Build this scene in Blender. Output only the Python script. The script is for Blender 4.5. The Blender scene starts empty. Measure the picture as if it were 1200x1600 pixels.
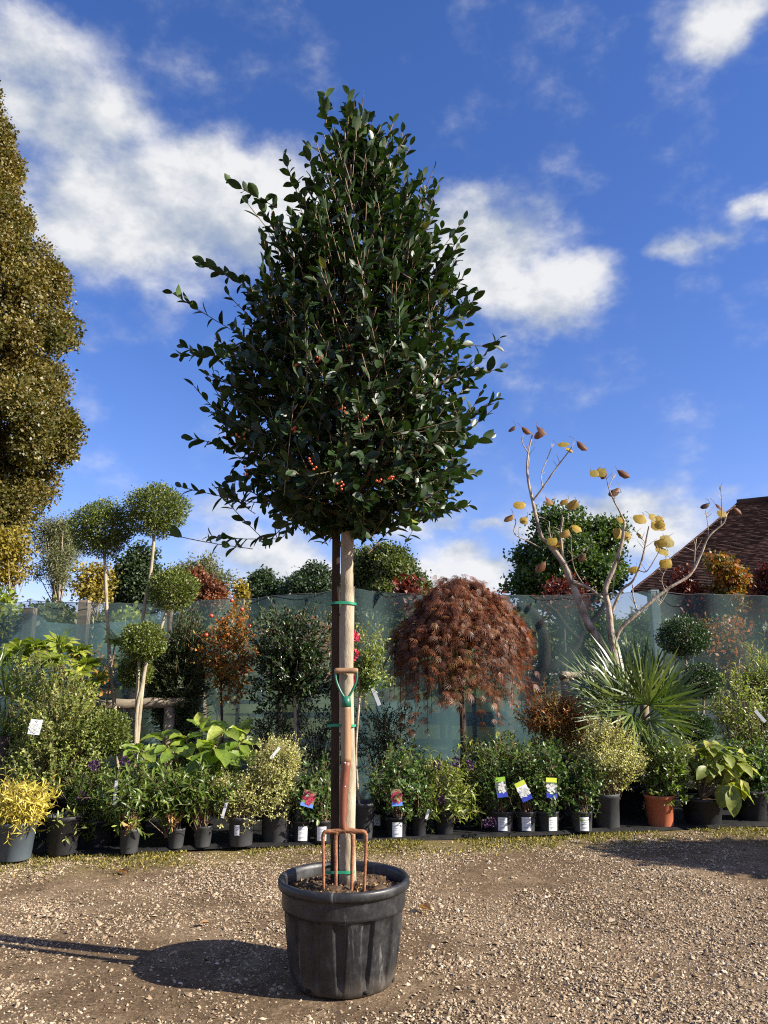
import bpy, math, random
import numpy as np
from mathutils import Vector, Matrix

random.seed(7)
rng = np.random.default_rng(7)
R = math.radians
SC = bpy.context.scene
COL = SC.collection

# ------------------------------------------------------------------ camera
PITCH = R(12.0); CAM_H = 1.3; FPX = 1200.0
cam = bpy.data.cameras.new('camera'); cam_o = bpy.data.objects.new('camera', cam); COL.objects.link(cam_o)
cam_o.location = (0, 0, CAM_H); cam_o.rotation_euler = (R(90) + PITCH, 0, 0)
cam.sensor_fit = 'VERTICAL'; cam.sensor_height = 32.0; cam.lens = 32.0 * FPX / 1600.0
cam.clip_start = 0.05; cam.clip_end = 3000
SC.camera = cam_o

def ray(u, v):
    x = (u - 600) / FPX; y = (800 - v) / FPX
    return np.array([x, math.cos(PITCH) - math.sin(PITCH) * y, math.sin(PITCH) + math.cos(PITCH) * y])
def at(u, v, D):                       # the point at ground distance D seen in direction (u, v)
    d = ray(u, v); return np.array([0, 0, CAM_H]) + d * (D / d[1])
def ground(u, v, z=0.0):               # where a pixel meets the ground
    d = ray(u, v); return np.array([0, 0, CAM_H]) + d * ((z - CAM_H) / d[2])
def ppm(u, v, D):                      # photo pixels per metre at that point
    return FPX / (D / ray(u, v)[1])
def front(u):                          # ground distance of the front row of pots
    return 5.9 + (u - 25) / 1125 * 1.3

# ------------------------------------------------------------------ light
SUN_EL = R(30); SUN_AZ = math.atan2(0.955, -0.295)
sunvec = Vector((math.sin(SUN_AZ) * math.cos(SUN_EL), math.cos(SUN_AZ) * math.cos(SUN_EL), math.sin(SUN_EL)))
sun = bpy.data.lights.new('sun', 'SUN'); sun.energy = 5.0; sun.angle = R(0.53); sun.color = (1.0, 0.93, 0.80)
sun_o = bpy.data.objects.new('sun', sun); COL.objects.link(sun_o)
sun_o.rotation_euler = sunvec.to_track_quat('Z', 'Y').to_euler(); sun_o.location = (20, -6, 14)

SC.view_settings.view_transform = 'Standard'; SC.view_settings.look = 'None'
SC.view_settings.gamma = 1.0; SC.view_settings.exposure = 1.25
SC.view_settings.use_curve_mapping = False
SC.render.engine = 'CYCLES'
SC.cycles.use_denoising = False
SC.cycles.filter_width = 1.1
SC.cycles.max_bounces = 5; SC.cycles.diffuse_bounces = 3; SC.cycles.glossy_bounces = 2
SC.cycles.transmission_bounces = 3; SC.cycles.transparent_max_bounces = 8
SC.cycles.caustics_reflective = False; SC.cycles.caustics_refractive = False

class NG:                              # small helper to write node graphs
    def __init__(s, nt): s.nt = nt; s.n = nt.nodes; s.l = nt.links
    def node(s, t, **k):
        n = s.n.new(t)
        for a, b in k.items(): setattr(n, a, b)
        return n
    def put(s, sock, v):
        if isinstance(v, bpy.types.NodeSocket): s.l.new(v, sock)
        elif v is not None: sock.default_value = v
    def m(s, op, a, b=None, c=None, clamp=False):
        n = s.node('ShaderNodeMath', operation=op, use_clamp=clamp)
        s.put(n.inputs[0], a); s.put(n.inputs[1], b); s.put(n.inputs[2], c); return n.outputs[0]
    def vm(s, op, a, b=None, out=0):
        n = s.node('ShaderNodeVectorMath', operation=op); s.put(n.inputs[0], a); s.put(n.inputs[1], b); return n.outputs[out]
    def step(s, x, a, b, lo=0.0, hi=1.0):
        n = s.node('ShaderNodeMapRange', interpolation_type='SMOOTHSTEP')
        for i, v in enumerate((x, a, b, lo, hi)): s.put(n.inputs[i], v)
        return n.outputs[0]
    def mix(s, f, a, b, mode='MIX'):
        n = s.node('ShaderNodeMix', data_type='RGBA', blend_type=mode)
        s.put(n.inputs[0], f); s.put(n.inputs[6], a); s.put(n.inputs[7], b); return n.outputs[2]
    def noise(s, vec, scale, detail=4, rough=0.55, dist=0.0, out=0):
        n = s.node('ShaderNodeTexNoise'); s.put(n.inputs['Vector'], vec)
        n.inputs['Scale'].default_value = scale; n.inputs['Detail'].default_value = detail
        n.inputs['Roughness'].default_value = rough; n.inputs['Distortion'].default_value = dist
        return n.outputs[out]
    def ramp(s, f, stops):
        n = s.node('ShaderNodeValToRGB'); s.put(n.inputs[0], f); e = n.color_ramp.elements
        while len(e) < len(stops): e.new(0.5)
        for el, (p, c) in zip(e, stops): el.position = p; el.color = (*c, 1)
        return n.outputs[0]

def build_world():
    w = bpy.data.worlds.new('World'); SC.world = w; w.use_nodes = True
    g = NG(w.node_tree); g.n.clear()
    sky = g.node('ShaderNodeTexSky', sky_type='NISHITA', sun_disc=False)
    sky.sun_elevation = SUN_EL; sky.sun_rotation = SUN_AZ
    sky.air_density = 1.0; sky.dust_density = 0.5; sky.ozone_density = 2.0; sky.altitude = 100
    hs = g.node('ShaderNodeHueSaturation'); hs.inputs['Saturation'].default_value = 1.25
    g.put(hs.inputs['Color'], sky.outputs[0])
    skyc = g.mix(1.0, hs.outputs[0], (0.97, 0.83, 1.12, 1), 'MULTIPLY')
    d = g.node('ShaderNodeTexCoord').outputs['Generated']
    d = g.vm('NORMALIZE', d)
    sep = g.node('ShaderNodeSeparateXYZ'); g.put(sep.inputs[0], d)
    az = g.m('ARCTAN2', sep.outputs[0], sep.outputs[1]); el = g.m('ARCSINE', sep.outputs[2])
    def field(az, el, dv):
        # cumulus groups in view, each an ellipse in azimuth and elevation (given by pixel for convenience)
        blobs = [(190,330,215,135,1.15),(340,300,190,105,1.1),(90,190,170,130,1.05),(40,70,130,80,.85),(440,240,110,60,.5),
                 (330,130,120,70,.42),(250,420,150,50,.6),(430,360,130,80,1.0),
                 (755,395,130,95,1.15),(880,455,115,72,1.1),(735,325,70,40,.7),(850,340,40,25,.42),(1055,385,58,34,.8),(1110,355,50,28,.62),(1180,316,48,24,.9),
                 (1000,490,60,40,.4),(1130,25,120,62,1.0),(1040,20,60,40,.55),(910,275,60,40,.25),
                 (960,800,120,52,1.0),(1040,830,110,46,.9),(870,830,90,40,.8),(1125,782,34,26,.55),(770,833,48,16,.72),(620,832,90,20,.62),(688,822,28,18,.75),
                 (400,862,130,42,.95),(470,880,90,30,.9),(330,800,80,46,.7),(440,800,80,40,.6),(720,880,60,34,1.0),(770,905,80,30,.95),(660,905,120,26,.8),(830,890,60,26,.7),(880,725,35,14,.36),(150,555,30,18,.34)]
        tot = None
        for (u, v, ru, rv, s) in blobs:
            a = ray(u, v); a = a / np.linalg.norm(a); ca = math.atan2(a[0], a[1]); ce = math.asin(a[2])
            b = ray(u + ru, v); b = b / np.linalg.norm(b); ra = abs(math.atan2(b[0], b[1]) - ca)
            b = ray(u, v - rv); b = b / np.linalg.norm(b); re = abs(math.asin(b[2]) - ce)
            x = g.m('MULTIPLY', g.m('SUBTRACT', az, ca), 1 / ra); y = g.m('MULTIPLY', g.m('SUBTRACT', el, ce), 1 / re)
            q = g.m('ADD', g.m('MULTIPLY', x, x), g.m('MULTIPLY', y, y))
            k = g.m('MULTIPLY', g.m('EXPONENT', g.m('MULTIPLY', q, -0.9)), s)
            tot = k if tot is None else g.m('SMOOTH_MAX', tot, k, 0.25)
        # the same kind of broken cloud goes on over the rest of the sky
        far = g.step(g.m('ABSOLUTE', az), 0.50, 0.75)
        up = g.step(el, 0.85, 1.05)
        oth = g.m('MAXIMUM', far, up)
        rest = g.m('MULTIPLY', g.step(g.noise(dv, 2.6, 2, .5), .50, .66), oth)
        return g.m('MAXIMUM', tot, rest)
    stretch = g.vm('MULTIPLY', d, (1, 1, 1.5))
    warp = g.noise(stretch, 7.0, 5, 0.6, out=1)
    wv = g.node('ShaderNodeSeparateXYZ'); g.put(wv.inputs[0], warp)
    az2 = g.m('ADD', az, g.m('MULTIPLY', g.m('SUBTRACT', wv.outputs[0], .5), 0.12))
    el2 = g.m('ADD', el, g.m('MULTIPLY', g.m('SUBTRACT', wv.outputs[1], .5), 0.10))
    f = field(az2, el2, stretch)
    n1 = g.noise(stretch, 9.0, 8, 0.58); n2 = g.noise(stretch, 30.0, 5, 0.6)
    e = g.m('ADD', f, g.m('ADD', g.m('MULTIPLY', g.m('SUBTRACT', n1, .5), 1.25), g.m('MULTIPLY', g.m('SUBTRACT', n2, .5), .28)))
    dens = g.step(e, 0.16, 0.95)
    # cloud brightness: thick bellies greyer, sunlit heads white (sun comes from the right)
    off = g.vm('ADD', stretch, (0.030, 0.0, 0.035))
    n3 = g.noise(off, 9.0, 8, 0.58)
    lit = g.m('ADD', g.m('MULTIPLY', g.m('SUBTRACT', n1, n3), 2.2), g.m('ADD', 0.52, g.m('MULTIPLY', e, .20)), clamp=True)
    cc = g.ramp(lit, [(0.25, (2.3, 2.7, 3.4)), (0.60, (3.6, 3.8, 4.1)), (0.95, (5.1, 5.1, 5.1))])
    out = g.mix(g.m('MULTIPLY', dens, 0.94), skyc, cc)
    bg = g.node('ShaderNodeBackground'); g.put(bg.inputs[0], out); bg.inputs[1].default_value = 0.076
    g.l.new(bg.outputs[0], g.node('ShaderNodeOutputWorld').inputs[0])
    w.cycles.sampling_method = 'MANUAL'; w.cycles.sample_map_resolution = 512
build_world()

# ------------------------------------------------------------------ materials
MATS = {}
def new_mat(name):
    m = bpy.data.materials.new(name); m.use_nodes = True; g = NG(m.node_tree); g.n.clear()
    out = g.node('ShaderNodeOutputMaterial'); return m, g, out
def leaf_mat(name, stops, rough=0.45, trans=0.30, spec=0.5, tcol=(1.5, 1.7, 0.5)):
    m, g, out = new_mat(name)
    rnd = g.node('ShaderNodeAttribute', attribute_name='rnd').outputs['Fac']
    geo = g.node('ShaderNodeNewGeometry')
    c = g.ramp(rnd, stops)
    nz = g.noise(geo.outputs['Position'], 45, 2)
    c = g.mix(1.0, c, g.ramp(nz, [(0.3, (.72, .72, .72)), (0.7, (1.25, 1.25, 1.2))]), 'MULTIPLY')
    back = g.mix(1.0, c, (1.5, 1.5, 1.35, 1), 'MULTIPLY')
    col = g.mix(geo.outputs['Backfacing'], c, back)
    p = g.node('ShaderNodeBsdfPrincipled'); g.put(p.inputs['Base Color'], col)
    g.put(p.inputs['Roughness'], g.m('ADD', rough, g.m('MULTIPLY', geo.outputs['Backfacing'], .25)))
    p.inputs['Specular IOR Level'].default_value = spec
    t = g.node('ShaderNodeBsdfTranslucent'); g.put(t.inputs[0], g.mix(1.0, c, (*tcol, 1), 'MULTIPLY'))
    mx = g.node('ShaderNodeMixShader'); mx.inputs[0].default_value = trans
    g.l.new(p.outputs[0], mx.inputs[1]); g.l.new(t.outputs[0], mx.inputs[2]); g.l.new(mx.outputs[0], out.inputs[0])
    MATS[name] = m; return m
def plain_mat(name, stops, scale=8, rough=0.6, spec=0.4, bump=0.0, bscale=None, detail=6, stretch=(1, 1, 1), metal=0.0, obj=True):
    m, g, out = new_mat(name)
    tc = g.node('ShaderNodeTexCoord').outputs['Object'] if obj else g.node('ShaderNodeNewGeometry').outputs['Position']
    v = g.vm('MULTIPLY', tc, stretch)
    nz = g.noise(v, scale, detail, .6)
    p = g.node('ShaderNodeBsdfPrincipled'); g.put(p.inputs['Base Color'], g.ramp(nz, stops))
    n2 = g.noise(v, scale * 2.3, 3)
    g.put(p.inputs['Roughness'], g.m('ADD', rough - .1, g.m('MULTIPLY', n2, .2)))
    p.inputs['Specular IOR Level'].default_value = spec; p.inputs['Metallic'].default_value = metal
    if bump:
        b = g.node('ShaderNodeBump'); b.inputs['Strength'].default_value = bump; b.inputs['Distance'].default_value = 0.01
        g.put(b.inputs['Height'], g.noise(v, bscale or scale * 3, 5)); g.l.new(b.outputs[0], p.inputs['Normal'])
    g.l.new(p.outputs[0], out.inputs[0]); MATS[name] = m; return m

def c(*a): return tuple(a)
leaf_mat('holly', [(0, c(.008,.020,.005)), (.45, c(.018,.040,.009)), (.85, c(.036,.064,.013)), (1, c(.13,.15,.03))], .42, .15, .40)
leaf_mat('holly_lime', [(0, c(.12,.16,.03)), (1, c(.22,.24,.05))], .35, .35)
leaf_mat('topiary', [(0, c(.045,.066,.011)), (.5, c(.095,.122,.020)), (1, c(.18,.20,.045))], .45, .25)
leaf_mat('topiary_dark', [(0, c(.012,.030,.010)), (.6, c(.026,.056,.018)), (1, c(.060,.10,.03))], .42, .2)
leaf_mat('poplar', [(0, c(.045,.055,.010)), (.4, c(.095,.088,.018)), (.75, c(.155,.115,.028)), (1, c(.24,.19,.06))], .45, .30, tcol=(1.4, 1.3, .5))
leaf_mat('yellow', [(0, c(.09,.085,.012)), (.5, c(.21,.165,.02)), (1, c(.36,.28,.04))], .5, .35, tcol=(1.3, 1.1, .4))
leaf_mat('willow', [(0, c(.06,.07,.035)), (.5, c(.12,.125,.06)), (1, c(.19,.18,.09))], .55, .3)
leaf_mat('oak', [(0, c(.028,.042,.010)), (.5, c(.068,.088,.020)), (.9, c(.11,.125,.03)), (1, c(.17,.13,.035))], .5, .28)
leaf_mat('darktree', [(0, c(.012,.026,.010)), (.5, c(.026,.046,.016)), (1, c(.05,.075,.022))], .5, .22)
leaf_mat('maplegreen', [(0, c(.022,.045,.009)), (.5, c(.050,.088,.017)), (1, c(.12,.15,.03))], .45, .28)
leaf_mat('redleaf', [(0, c(.040,.012,.008)), (.5, c(.11,.022,.014)), (1, c(.20,.06,.028))], .5, .35, tcol=(1.5, .9, .6))
leaf_mat('dissectum', [(0, c(.055,.018,.009)), (.35, c(.125,.042,.018)), (.7, c(.22,.083,.032)), (1, c(.27,.16,.06))], .5, .35, tcol=(1.5, .95, .5))
leaf_mat('autumn', [(0, c(.06,.085,.015)), (.4, c(.16,.14,.024)), (.7, c(.32,.14,.022)), (1, c(.42,.12,.03))], .45, .32, tcol=(1.5, 1.1, .4))
leaf_mat('variegated', [(0, c(.16,.18,.045)), (.4, c(.38,.38,.13)), (1, c(.62,.58,.30))], .45, .25)
leaf_mat('midgreen', [(0, c(.030,.055,.010)), (.5, c(.075,.120,.020)), (1, c(.17,.22,.04))], .4, .3)
leaf_mat('rosegreen', [(0, c(.022,.050,.012)), (.5, c(.055,.110,.026)), (1, c(.14,.20,.05))], .38, .3)
leaf_mat('palegreen', [(0, c(.08,.11,.025)), (.5, c(.18,.22,.055)), (1, c(.38,.39,.12))], .42, .3)
leaf_mat('limebig', [(0, c(.10,.17,.025)), (.5, c(.19,.26,.04)), (1, c(.32,.35,.07))], .38, .42)
leaf_mat('hydrangea', [(0, c(.08,.12,.02)), (.5, c(.19,.22,.035)), (1, c(.36,.34,.07))], .5, .35)
leaf_mat('fatsia', [(0, c(.08,.12,.015)), (.5, c(.20,.24,.03)), (1, c(.38,.40,.07))], .32, .35)
leaf_mat('goldleaf', [(0, c(.22,.20,.03)), (.5, c(.48,.40,.06)), (1, c(.62,.55,.14))], .45, .3, tcol=(1.2, 1.1, .5))
leaf_mat('darkgreen', [(0, c(.010,.024,.008)), (.5, c(.022,.044,.014)), (1, c(.055,.085,.028))], .32, .18, .55)
leaf_mat('palm', [(0, c(.035,.060,.012)), (.5, c(.075,.115,.022)), (1, c(.19,.22,.055))], .35, .22)
leaf_mat('pieris', [(0, c(.030,.05,.012)), (.5, c(.085,.12,.028)), (.85, c(.20,.23,.07)), (1, c(.36,.18,.03))], .35, .3)
leaf_mat('kadsura', [(0, c(.30,.22,.03)), (.4, c(.42,.27,.03)), (.7, c(.26,.10,.03)), (1, c(.07,.025,.015))], .6, .4, tcol=(1.3, 1.1, .5))
leaf_mat('moss', [(0, c(.05,.05,.012)), (.5, c(.14,.12,.025)), (1, c(.28,.22,.05))], .7, .2)
leaf_mat('dryleaf', [(0, c(.20,.10,.035)), (1, c(.42,.25,.10))], .6, .25, tcol=(1.2, 1, .6))
leaf_mat('pink_petal', [(0, c(.40,.02,.06)), (1, c(.62,.08,.16))], .5, .3, tcol=(1.2, .8, .8))
leaf_mat('purple_petal', [(0, c(.03,.008,.045)), (1, c(.075,.02,.10))], .6, .2, tcol=(1, .8, 1.2))
leaf_mat('white_petal', [(0, c(.7,.7,.66)), (1, c(.82,.82,.78))], .5, .3, tcol=(1, 1, 1))
plain_mat('bark_grey', [(.3, c(.20,.165,.115)), (.55, c(.34,.285,.20)), (.75, c(.44,.38,.28))], 22, .8, .2, .5, 60, stretch=(1, 1, .35))
plain_mat('bark_pale', [(.34, c(.13,.095,.07)), (.48, c(.30,.235,.175)), (.62, c(.40,.33,.25)), (.8, c(.50,.43,.35))], 13, .8, .2, .7, 45, stretch=(1, 1, .6))
plain_mat('bark_dark', [(.3, c(.035,.024,.018)), (.7, c(.085,.06,.045))], 16, .85, .2, .5)
plain_mat('bark_shaded', [(.3, c(.010,.007,.006)), (.7, c(.030,.022,.017))], 16, .9, .15, .5)  # darker copy of the dark bark, shade on the gnarled trunks put into colour
plain_mat('twig', [(.3, c(.12,.075,.05)), (.7, c(.24,.16,.10))], 30, .7, .3)
plain_mat('stake', [(.3, c(.030,.018,.012)), (.7, c(.085,.05,.032))], 20, .8, .2, .5, 60, stretch=(1, 1, .15))
plain_mat('log', [(.25, c(.13,.10,.07)), (.6, c(.27,.22,.16)), (.8, c(.36,.31,.24))], 10, .85, .2, .6, 40, stretch=(.3, 1, 1))
plain_mat('black_plastic', [(.35, c(.012,.012,.013)), (.7, c(.028,.029,.031))], 9, .5, .45, .08, 90)
plain_mat('grey_plastic', [(.3, c(.055,.070,.082)), (.7, c(.085,.105,.12))], 7, .55, .4, .05)
plain_mat('char_plastic', [(.35, c(.030,.031,.033)), (.72, c(.058,.060,.062))], 8, .55, .4, .06)
plain_mat('terracotta', [(.3, c(.36,.10,.045)), (.7, c(.46,.14,.065))], 6, .55, .35, .05)
plain_mat('soil', [(.3, c(.035,.022,.014)), (.55, c(.085,.057,.036)), (.8, c(.20,.15,.10))], 40, .9, .15, .9, 70, obj=False)
plain_mat('rust', [(.3, c(.13,.05,.024)), (.55, c(.27,.115,.055)), (.8, c(.36,.19,.11))], 35, .75, .3, .35, 120)
plain_mat('ash_wood', [(.3, c(.20,.11,.055)), (.6, c(.33,.20,.105)), (.8, c(.42,.28,.16))], 14, .5, .4, .15, stretch=(1, 1, .12))
plain_mat('worn_wood', [(.3, c(.12,.035,.018)), (.6, c(.22,.075,.035)), (.8, c(.34,.16,.08))], 16, .5, .4, .15, stretch=(1, 1, .25))
plain_mat('green_paint', [(.3, c(.010,.10,.055)), (.7, c(.018,.15,.085))], 20, .4, .5)
plain_mat('green_band', [(.3, c(.012,.20,.10)), (.7, c(.02,.27,.14))], 20, .5, .4)
plain_mat('roof_tile', [(.3, c(.050,.026,.019)), (.55, c(.088,.045,.032)), (.8, c(.125,.070,.048))], 1.6, .85, .2, .4, 8, obj=False)
plain_mat('brick_wall', [(.3, c(.16,.07,.045)), (.7, c(.26,.13,.085))], 2, .9, .2, obj=False)
plain_mat('post_blue', [(.3, c(.16,.22,.24)), (.7, c(.26,.33,.35))], 6, .8, .2)
plain_mat('white_card', [(.3, c(.66,.67,.70)), (.7, c(.78,.79,.80))], 20, .5, .4)
plain_mat('card_green', [(.3, c(.16,.34,.02)), (.7, c(.30,.48,.04))], 20, .4, .5)
plain_mat('card_lime', [(.3, c(.50,.58,.03)), (.7, c(.60,.66,.06))], 20, .4, .5)
plain_mat('card_blue', [(.3, c(.02,.035,.30)), (.7, c(.04,.06,.42))], 20, .4, .5)
plain_mat('card_skyblue', [(.3, c(.10,.22,.62)), (.7, c(.16,.30,.70))], 20, .4, .5)
plain_mat('card_photo', [(.35, c(.03,.05,.03)), (.6, c(.10,.13,.09))], 120, .4, .5)
plain_mat('card_pink', [(.35, c(.10,.05,.03)), (.6, c(.30,.20,.10))], 120, .4, .5)
plain_mat('print_grey', [(.3, c(.38,.39,.42)), (.7, c(.48,.49,.52))], 20, .5, .4)
plain_mat('berry', [(.3, c(.42,.05,.015)), (.7, c(.55,.11,.025))], 20, .3, .6)
plain_mat('apple_red', [(.3, c(.45,.03,.015)), (.7, c(.60,.10,.03))], 30, .3, .6)
plain_mat('membrane', [(.35, c(.008,.008,.008)), (.7, c(.022,.021,.02))], 12, .85, .15, .4)

def pot_scuffed():
    m, g, out = new_mat('pot_scuffed')
    tc = g.node('ShaderNodeTexCoord').outputs['Object']
    a = g.noise(g.vm('MULTIPLY', tc, (9, 9, 1.1)), 1.6, 6, .7, .8)
    b = g.noise(tc, 5, 5, .6)
    f = g.m('MULTIPLY', g.step(a, .56, .70), g.step(b, .42, .60))
    dust = g.step(g.noise(tc, 22, 6, .7), .35, .8)
    base = g.mix(dust, (.012, .012, .013, 1), (.034, .034, .035, 1))
    col = g.mix(g.m('MULTIPLY', f, .55), base, (.22, .215, .20, 1))
    sep = g.node('ShaderNodeSeparateXYZ'); g.put(sep.inputs[0], tc)
    mud = g.m('MULTIPLY', g.step(sep.outputs[2], .10, .0), g.step(b, .35, .65))
    col = g.mix(g.m('MULTIPLY', mud, .5), col, (.13, .105, .08, 1))
    p = g.node('ShaderNodeBsdfPrincipled'); g.put(p.inputs['Base Color'], col)
    g.put(p.inputs['Roughness'], g.m('ADD', .40, g.m('MULTIPLY', g.m('ADD', f, dust), .18)))
    bp = g.node('ShaderNodeBump'); bp.inputs['Strength'].default_value = .12; bp.inputs['Distance'].default_value = .004
    g.put(bp.inputs['Height'], g.noise(tc, 60, 4)); g.l.new(bp.outputs[0], p.inputs['Normal'])
    g.l.new(p.outputs[0], out.inputs[0]); MATS['pot_scuffed'] = m
pot_scuffed()

def ground_material():
    m, g, out = new_mat('gravel_ground')
    P = g.node('ShaderNodeNewGeometry').outputs['Position']
    sep = g.node('ShaderNodeSeparateXYZ'); g.put(sep.inputs[0], P)
    x, y = sep.outputs[0], sep.outputs[1]
    big = g.noise(P, 1.3, 5, .6); fine = g.noise(P, 60, 6, .75); mid = g.noise(P, 9, 5, .65)
    soil = g.ramp(fine, [(.3, (.052, .033, .019)), (.5, (.108, .072, .042)), (.72, (.21, .148, .090))])
    pale = g.ramp(fine, [(.3, (.10, .068, .040)), (.5, (.20, .140, .086)), (.7, (.34, .25, .16))])
    base = g.mix(g.step(g.m('ADD', g.m('MULTIPLY', big, .6), g.m('MULTIPLY', mid, .4)), .42, .60), soil, pale)
    # mossy strip along the front row of pots: the row runs from (-2.9, 5.9) to (3.6, 7.2)
    rowd = g.m('SUBTRACT', g.m('ADD', 6.48, g.m('MULTIPLY', x, .2)), y)
    mossf = g.m('MULTIPLY', g.step(rowd, .75, .15), g.step(g.m('ADD', g.m('MULTIPLY', mid, .6), g.m('MULTIPLY', big, .5)), .44, .62))
    base = g.mix(g.m('MULTIPLY', mossf, .75), base, g.ramp(fine, [(.3, (.055, .055, .014)), (.7, (.20, .16, .035))]))
    beyond = g.step(rowd, -3.0, -4.5)
    base = g.mix(beyond, base, g.ramp(mid, [(.3, (.03, .045, .012)), (.7, (.075, .09, .025))]))
    p = g.node('ShaderNodeBsdfPrincipled'); g.put(p.inputs['Base Color'], base)
    p.inputs['Roughness'].default_value = .95; p.inputs['Specular IOR Level'].default_value = .12
    b = g.node('ShaderNodeBump'); b.inputs['Strength'].default_value = .9; b.inputs['Distance'].default_value = .012
    g.put(b.inputs['Height'], g.m('ADD', fine, mid)); g.l.new(b.outputs[0], p.inputs['Normal'])
    g.l.new(p.outputs[0], out.inputs[0]); MATS['gravel_ground'] = m
    m, g, out = new_mat('gravel_stone')
    rnd = g.node('ShaderNodeAttribute', attribute_name='rnd').outputs['Fac']
    P = g.node('ShaderNodeNewGeometry').outputs['Position']
    cc = g.ramp(rnd, [(0, (.10, .066, .040)), (.3, (.22, .155, .096)), (.6, (.34, .255, .168)), (.9, (.46, .37, .265)), (1, (.60, .52, .42))])
    cc = g.mix(1, cc, g.ramp(g.noise(P, 150, 3), [(.3, (.75, .74, .72)), (.7, (1.1, 1.1, 1.1))]), 'MULTIPLY')
    p = g.node('ShaderNodeBsdfPrincipled'); g.put(p.inputs['Base Color'], cc); p.inputs['Roughness'].default_value = .85
    p.inputs['Specular IOR Level'].default_value = .2
    g.l.new(p.outputs[0], out.inputs[0]); MATS['gravel_stone'] = m
ground_material()

def net_material(name, col, dens):
    m, g, out = new_mat(name)
    P = g.node('ShaderNodeTexCoord').outputs['Object']
    sep = g.node('ShaderNodeSeparateXYZ'); g.put(sep.inputs[0], P)
    # knitted mesh: fine vertical and horizontal yarns, holes between them
    a = g.noise(g.vm('MULTIPLY', P, (60, 60, 260)), 1.0, 2); b = g.noise(P, 2.2, 4, .6); cc = g.noise(g.vm('MULTIPLY', P, (7, 7, .6)), 1.0, 4)
    f = g.m('ADD', dens - .22, g.m('ADD', g.m('MULTIPLY', a, .20), g.m('ADD', g.m('MULTIPLY', b, .16), g.m('MULTIPLY', cc, .10))), clamp=True)
    d = g.node('ShaderNodeBsdfDiffuse'); g.put(d.inputs[0], (*col, 1))
    t = g.node('ShaderNodeBsdfTranslucent'); g.put(t.inputs[0], (*col, 1))
    mx = g.node('ShaderNodeMixShader'); mx.inputs[0].default_value = .35
    g.l.new(d.outputs[0], mx.inputs[1]); g.l.new(t.outputs[0], mx.inputs[2])
    tr = g.node('ShaderNodeBsdfTransparent'); m2 = g.node('ShaderNodeMixShader'); g.put(m2.inputs[0], f)
    g.l.new(tr.outputs[0], m2.inputs[1]); g.l.new(mx.outputs[0], m2.inputs[2]); g.l.new(m2.outputs[0], out.inputs[0])
    MATS[name] = m
net_material('shade_net', (.085, .130, .130), .46)
net_material('shade_net_low', (.10, .18, .195), .60)

# ------------------------------------------------------------------ mesh tools
class MB:
    """collects polygons; build() links them as one mesh object under a parent"""
    def __init__(s): s.V = []; s.L = []; s.T = []; s.A = []; s.M = []; s.n = 0
    def add(s, verts, faces_idx, faces_tot, rnd=None, mi=0):
        verts = np.asarray(verts, float).reshape(-1, 3)
        s.V.append(verts); s.L.append(np.asarray(faces_idx, np.int64) + s.n); s.T.append(np.asarray(faces_tot, np.int64))
        s.A.append(np.full(len(verts), .5) if rnd is None else np.asarray(rnd, float))
        s.M.append(np.full(len(faces_tot), mi, np.int32)); s.n += len(verts); return s
    def poly(s, verts, faces, mi=0, rnd=None):
        return s.add(verts, [i for f in faces for i in f], [len(f) for f in faces], rnd, mi)
    def mesh(s, name, mats, smooth=True, org=(0, 0, 0)):
        me = bpy.data.meshes.new(name)
        V = np.concatenate(s.V) - np.asarray(org, float); L = np.concatenate(s.L); T = np.concatenate(s.T)
        me.vertices.add(len(V)); me.vertices.foreach_set('co', V.astype(np.float32).ravel())
        me.loops.add(len(L)); me.loops.foreach_set('vertex_index', L.astype(np.int32))
        me.polygons.add(len(T)); st = np.concatenate([[0], np.cumsum(T)[:-1]])
        me.polygons.foreach_set('loop_start', st.astype(np.int32))
        if not isinstance(mats, (list, tuple)): mats = [mats]
        for m in mats: me.materials.append(MATS[m])
        me.polygons.foreach_set('material_index', np.concatenate(s.M))
        me.polygons.foreach_set('use_smooth', np.full(len(T), smooth, bool))
        at_ = me.attributes.new('rnd', 'FLOAT', 'POINT'); at_.data.foreach_set('value', np.concatenate(s.A).astype(np.float32))
        me.update(calc_edges=True); me.validate(); return me
    def build(s, name, mats, parent=None, smooth=True, kind=None):
        org = np.zeros(3)
        p = parent
        while p is not None: org += np.array(p.location); p = p.parent
        o = bpy.data.objects.new(name, s.mesh(name, mats, smooth, org)); COL.objects.link(o); o.parent = parent
        if kind: o['kind'] = kind
        return o

def thing(name, label, cat, loc, group=None):
    o = bpy.data.objects.new(name, None); COL.objects.link(o); o.location = [float(q) for q in loc]
    o.empty_display_size = .1; tag(o, label, cat, group); return o
def tag(o, label, cat, group=None):
    o['label'] = label; o['category'] = cat
    if group: o['group'] = group
    return o
def recentre(o, loc):
    loc = Vector([float(q) for q in loc]); o.data.transform(Matrix.Translation(-loc)); o.location = loc; return o

def unit(a): return a / np.maximum(np.linalg.norm(a, axis=-1, keepdims=True), 1e-9)
def rvec(n): return unit(rng.normal(size=(n, 3)))

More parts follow.
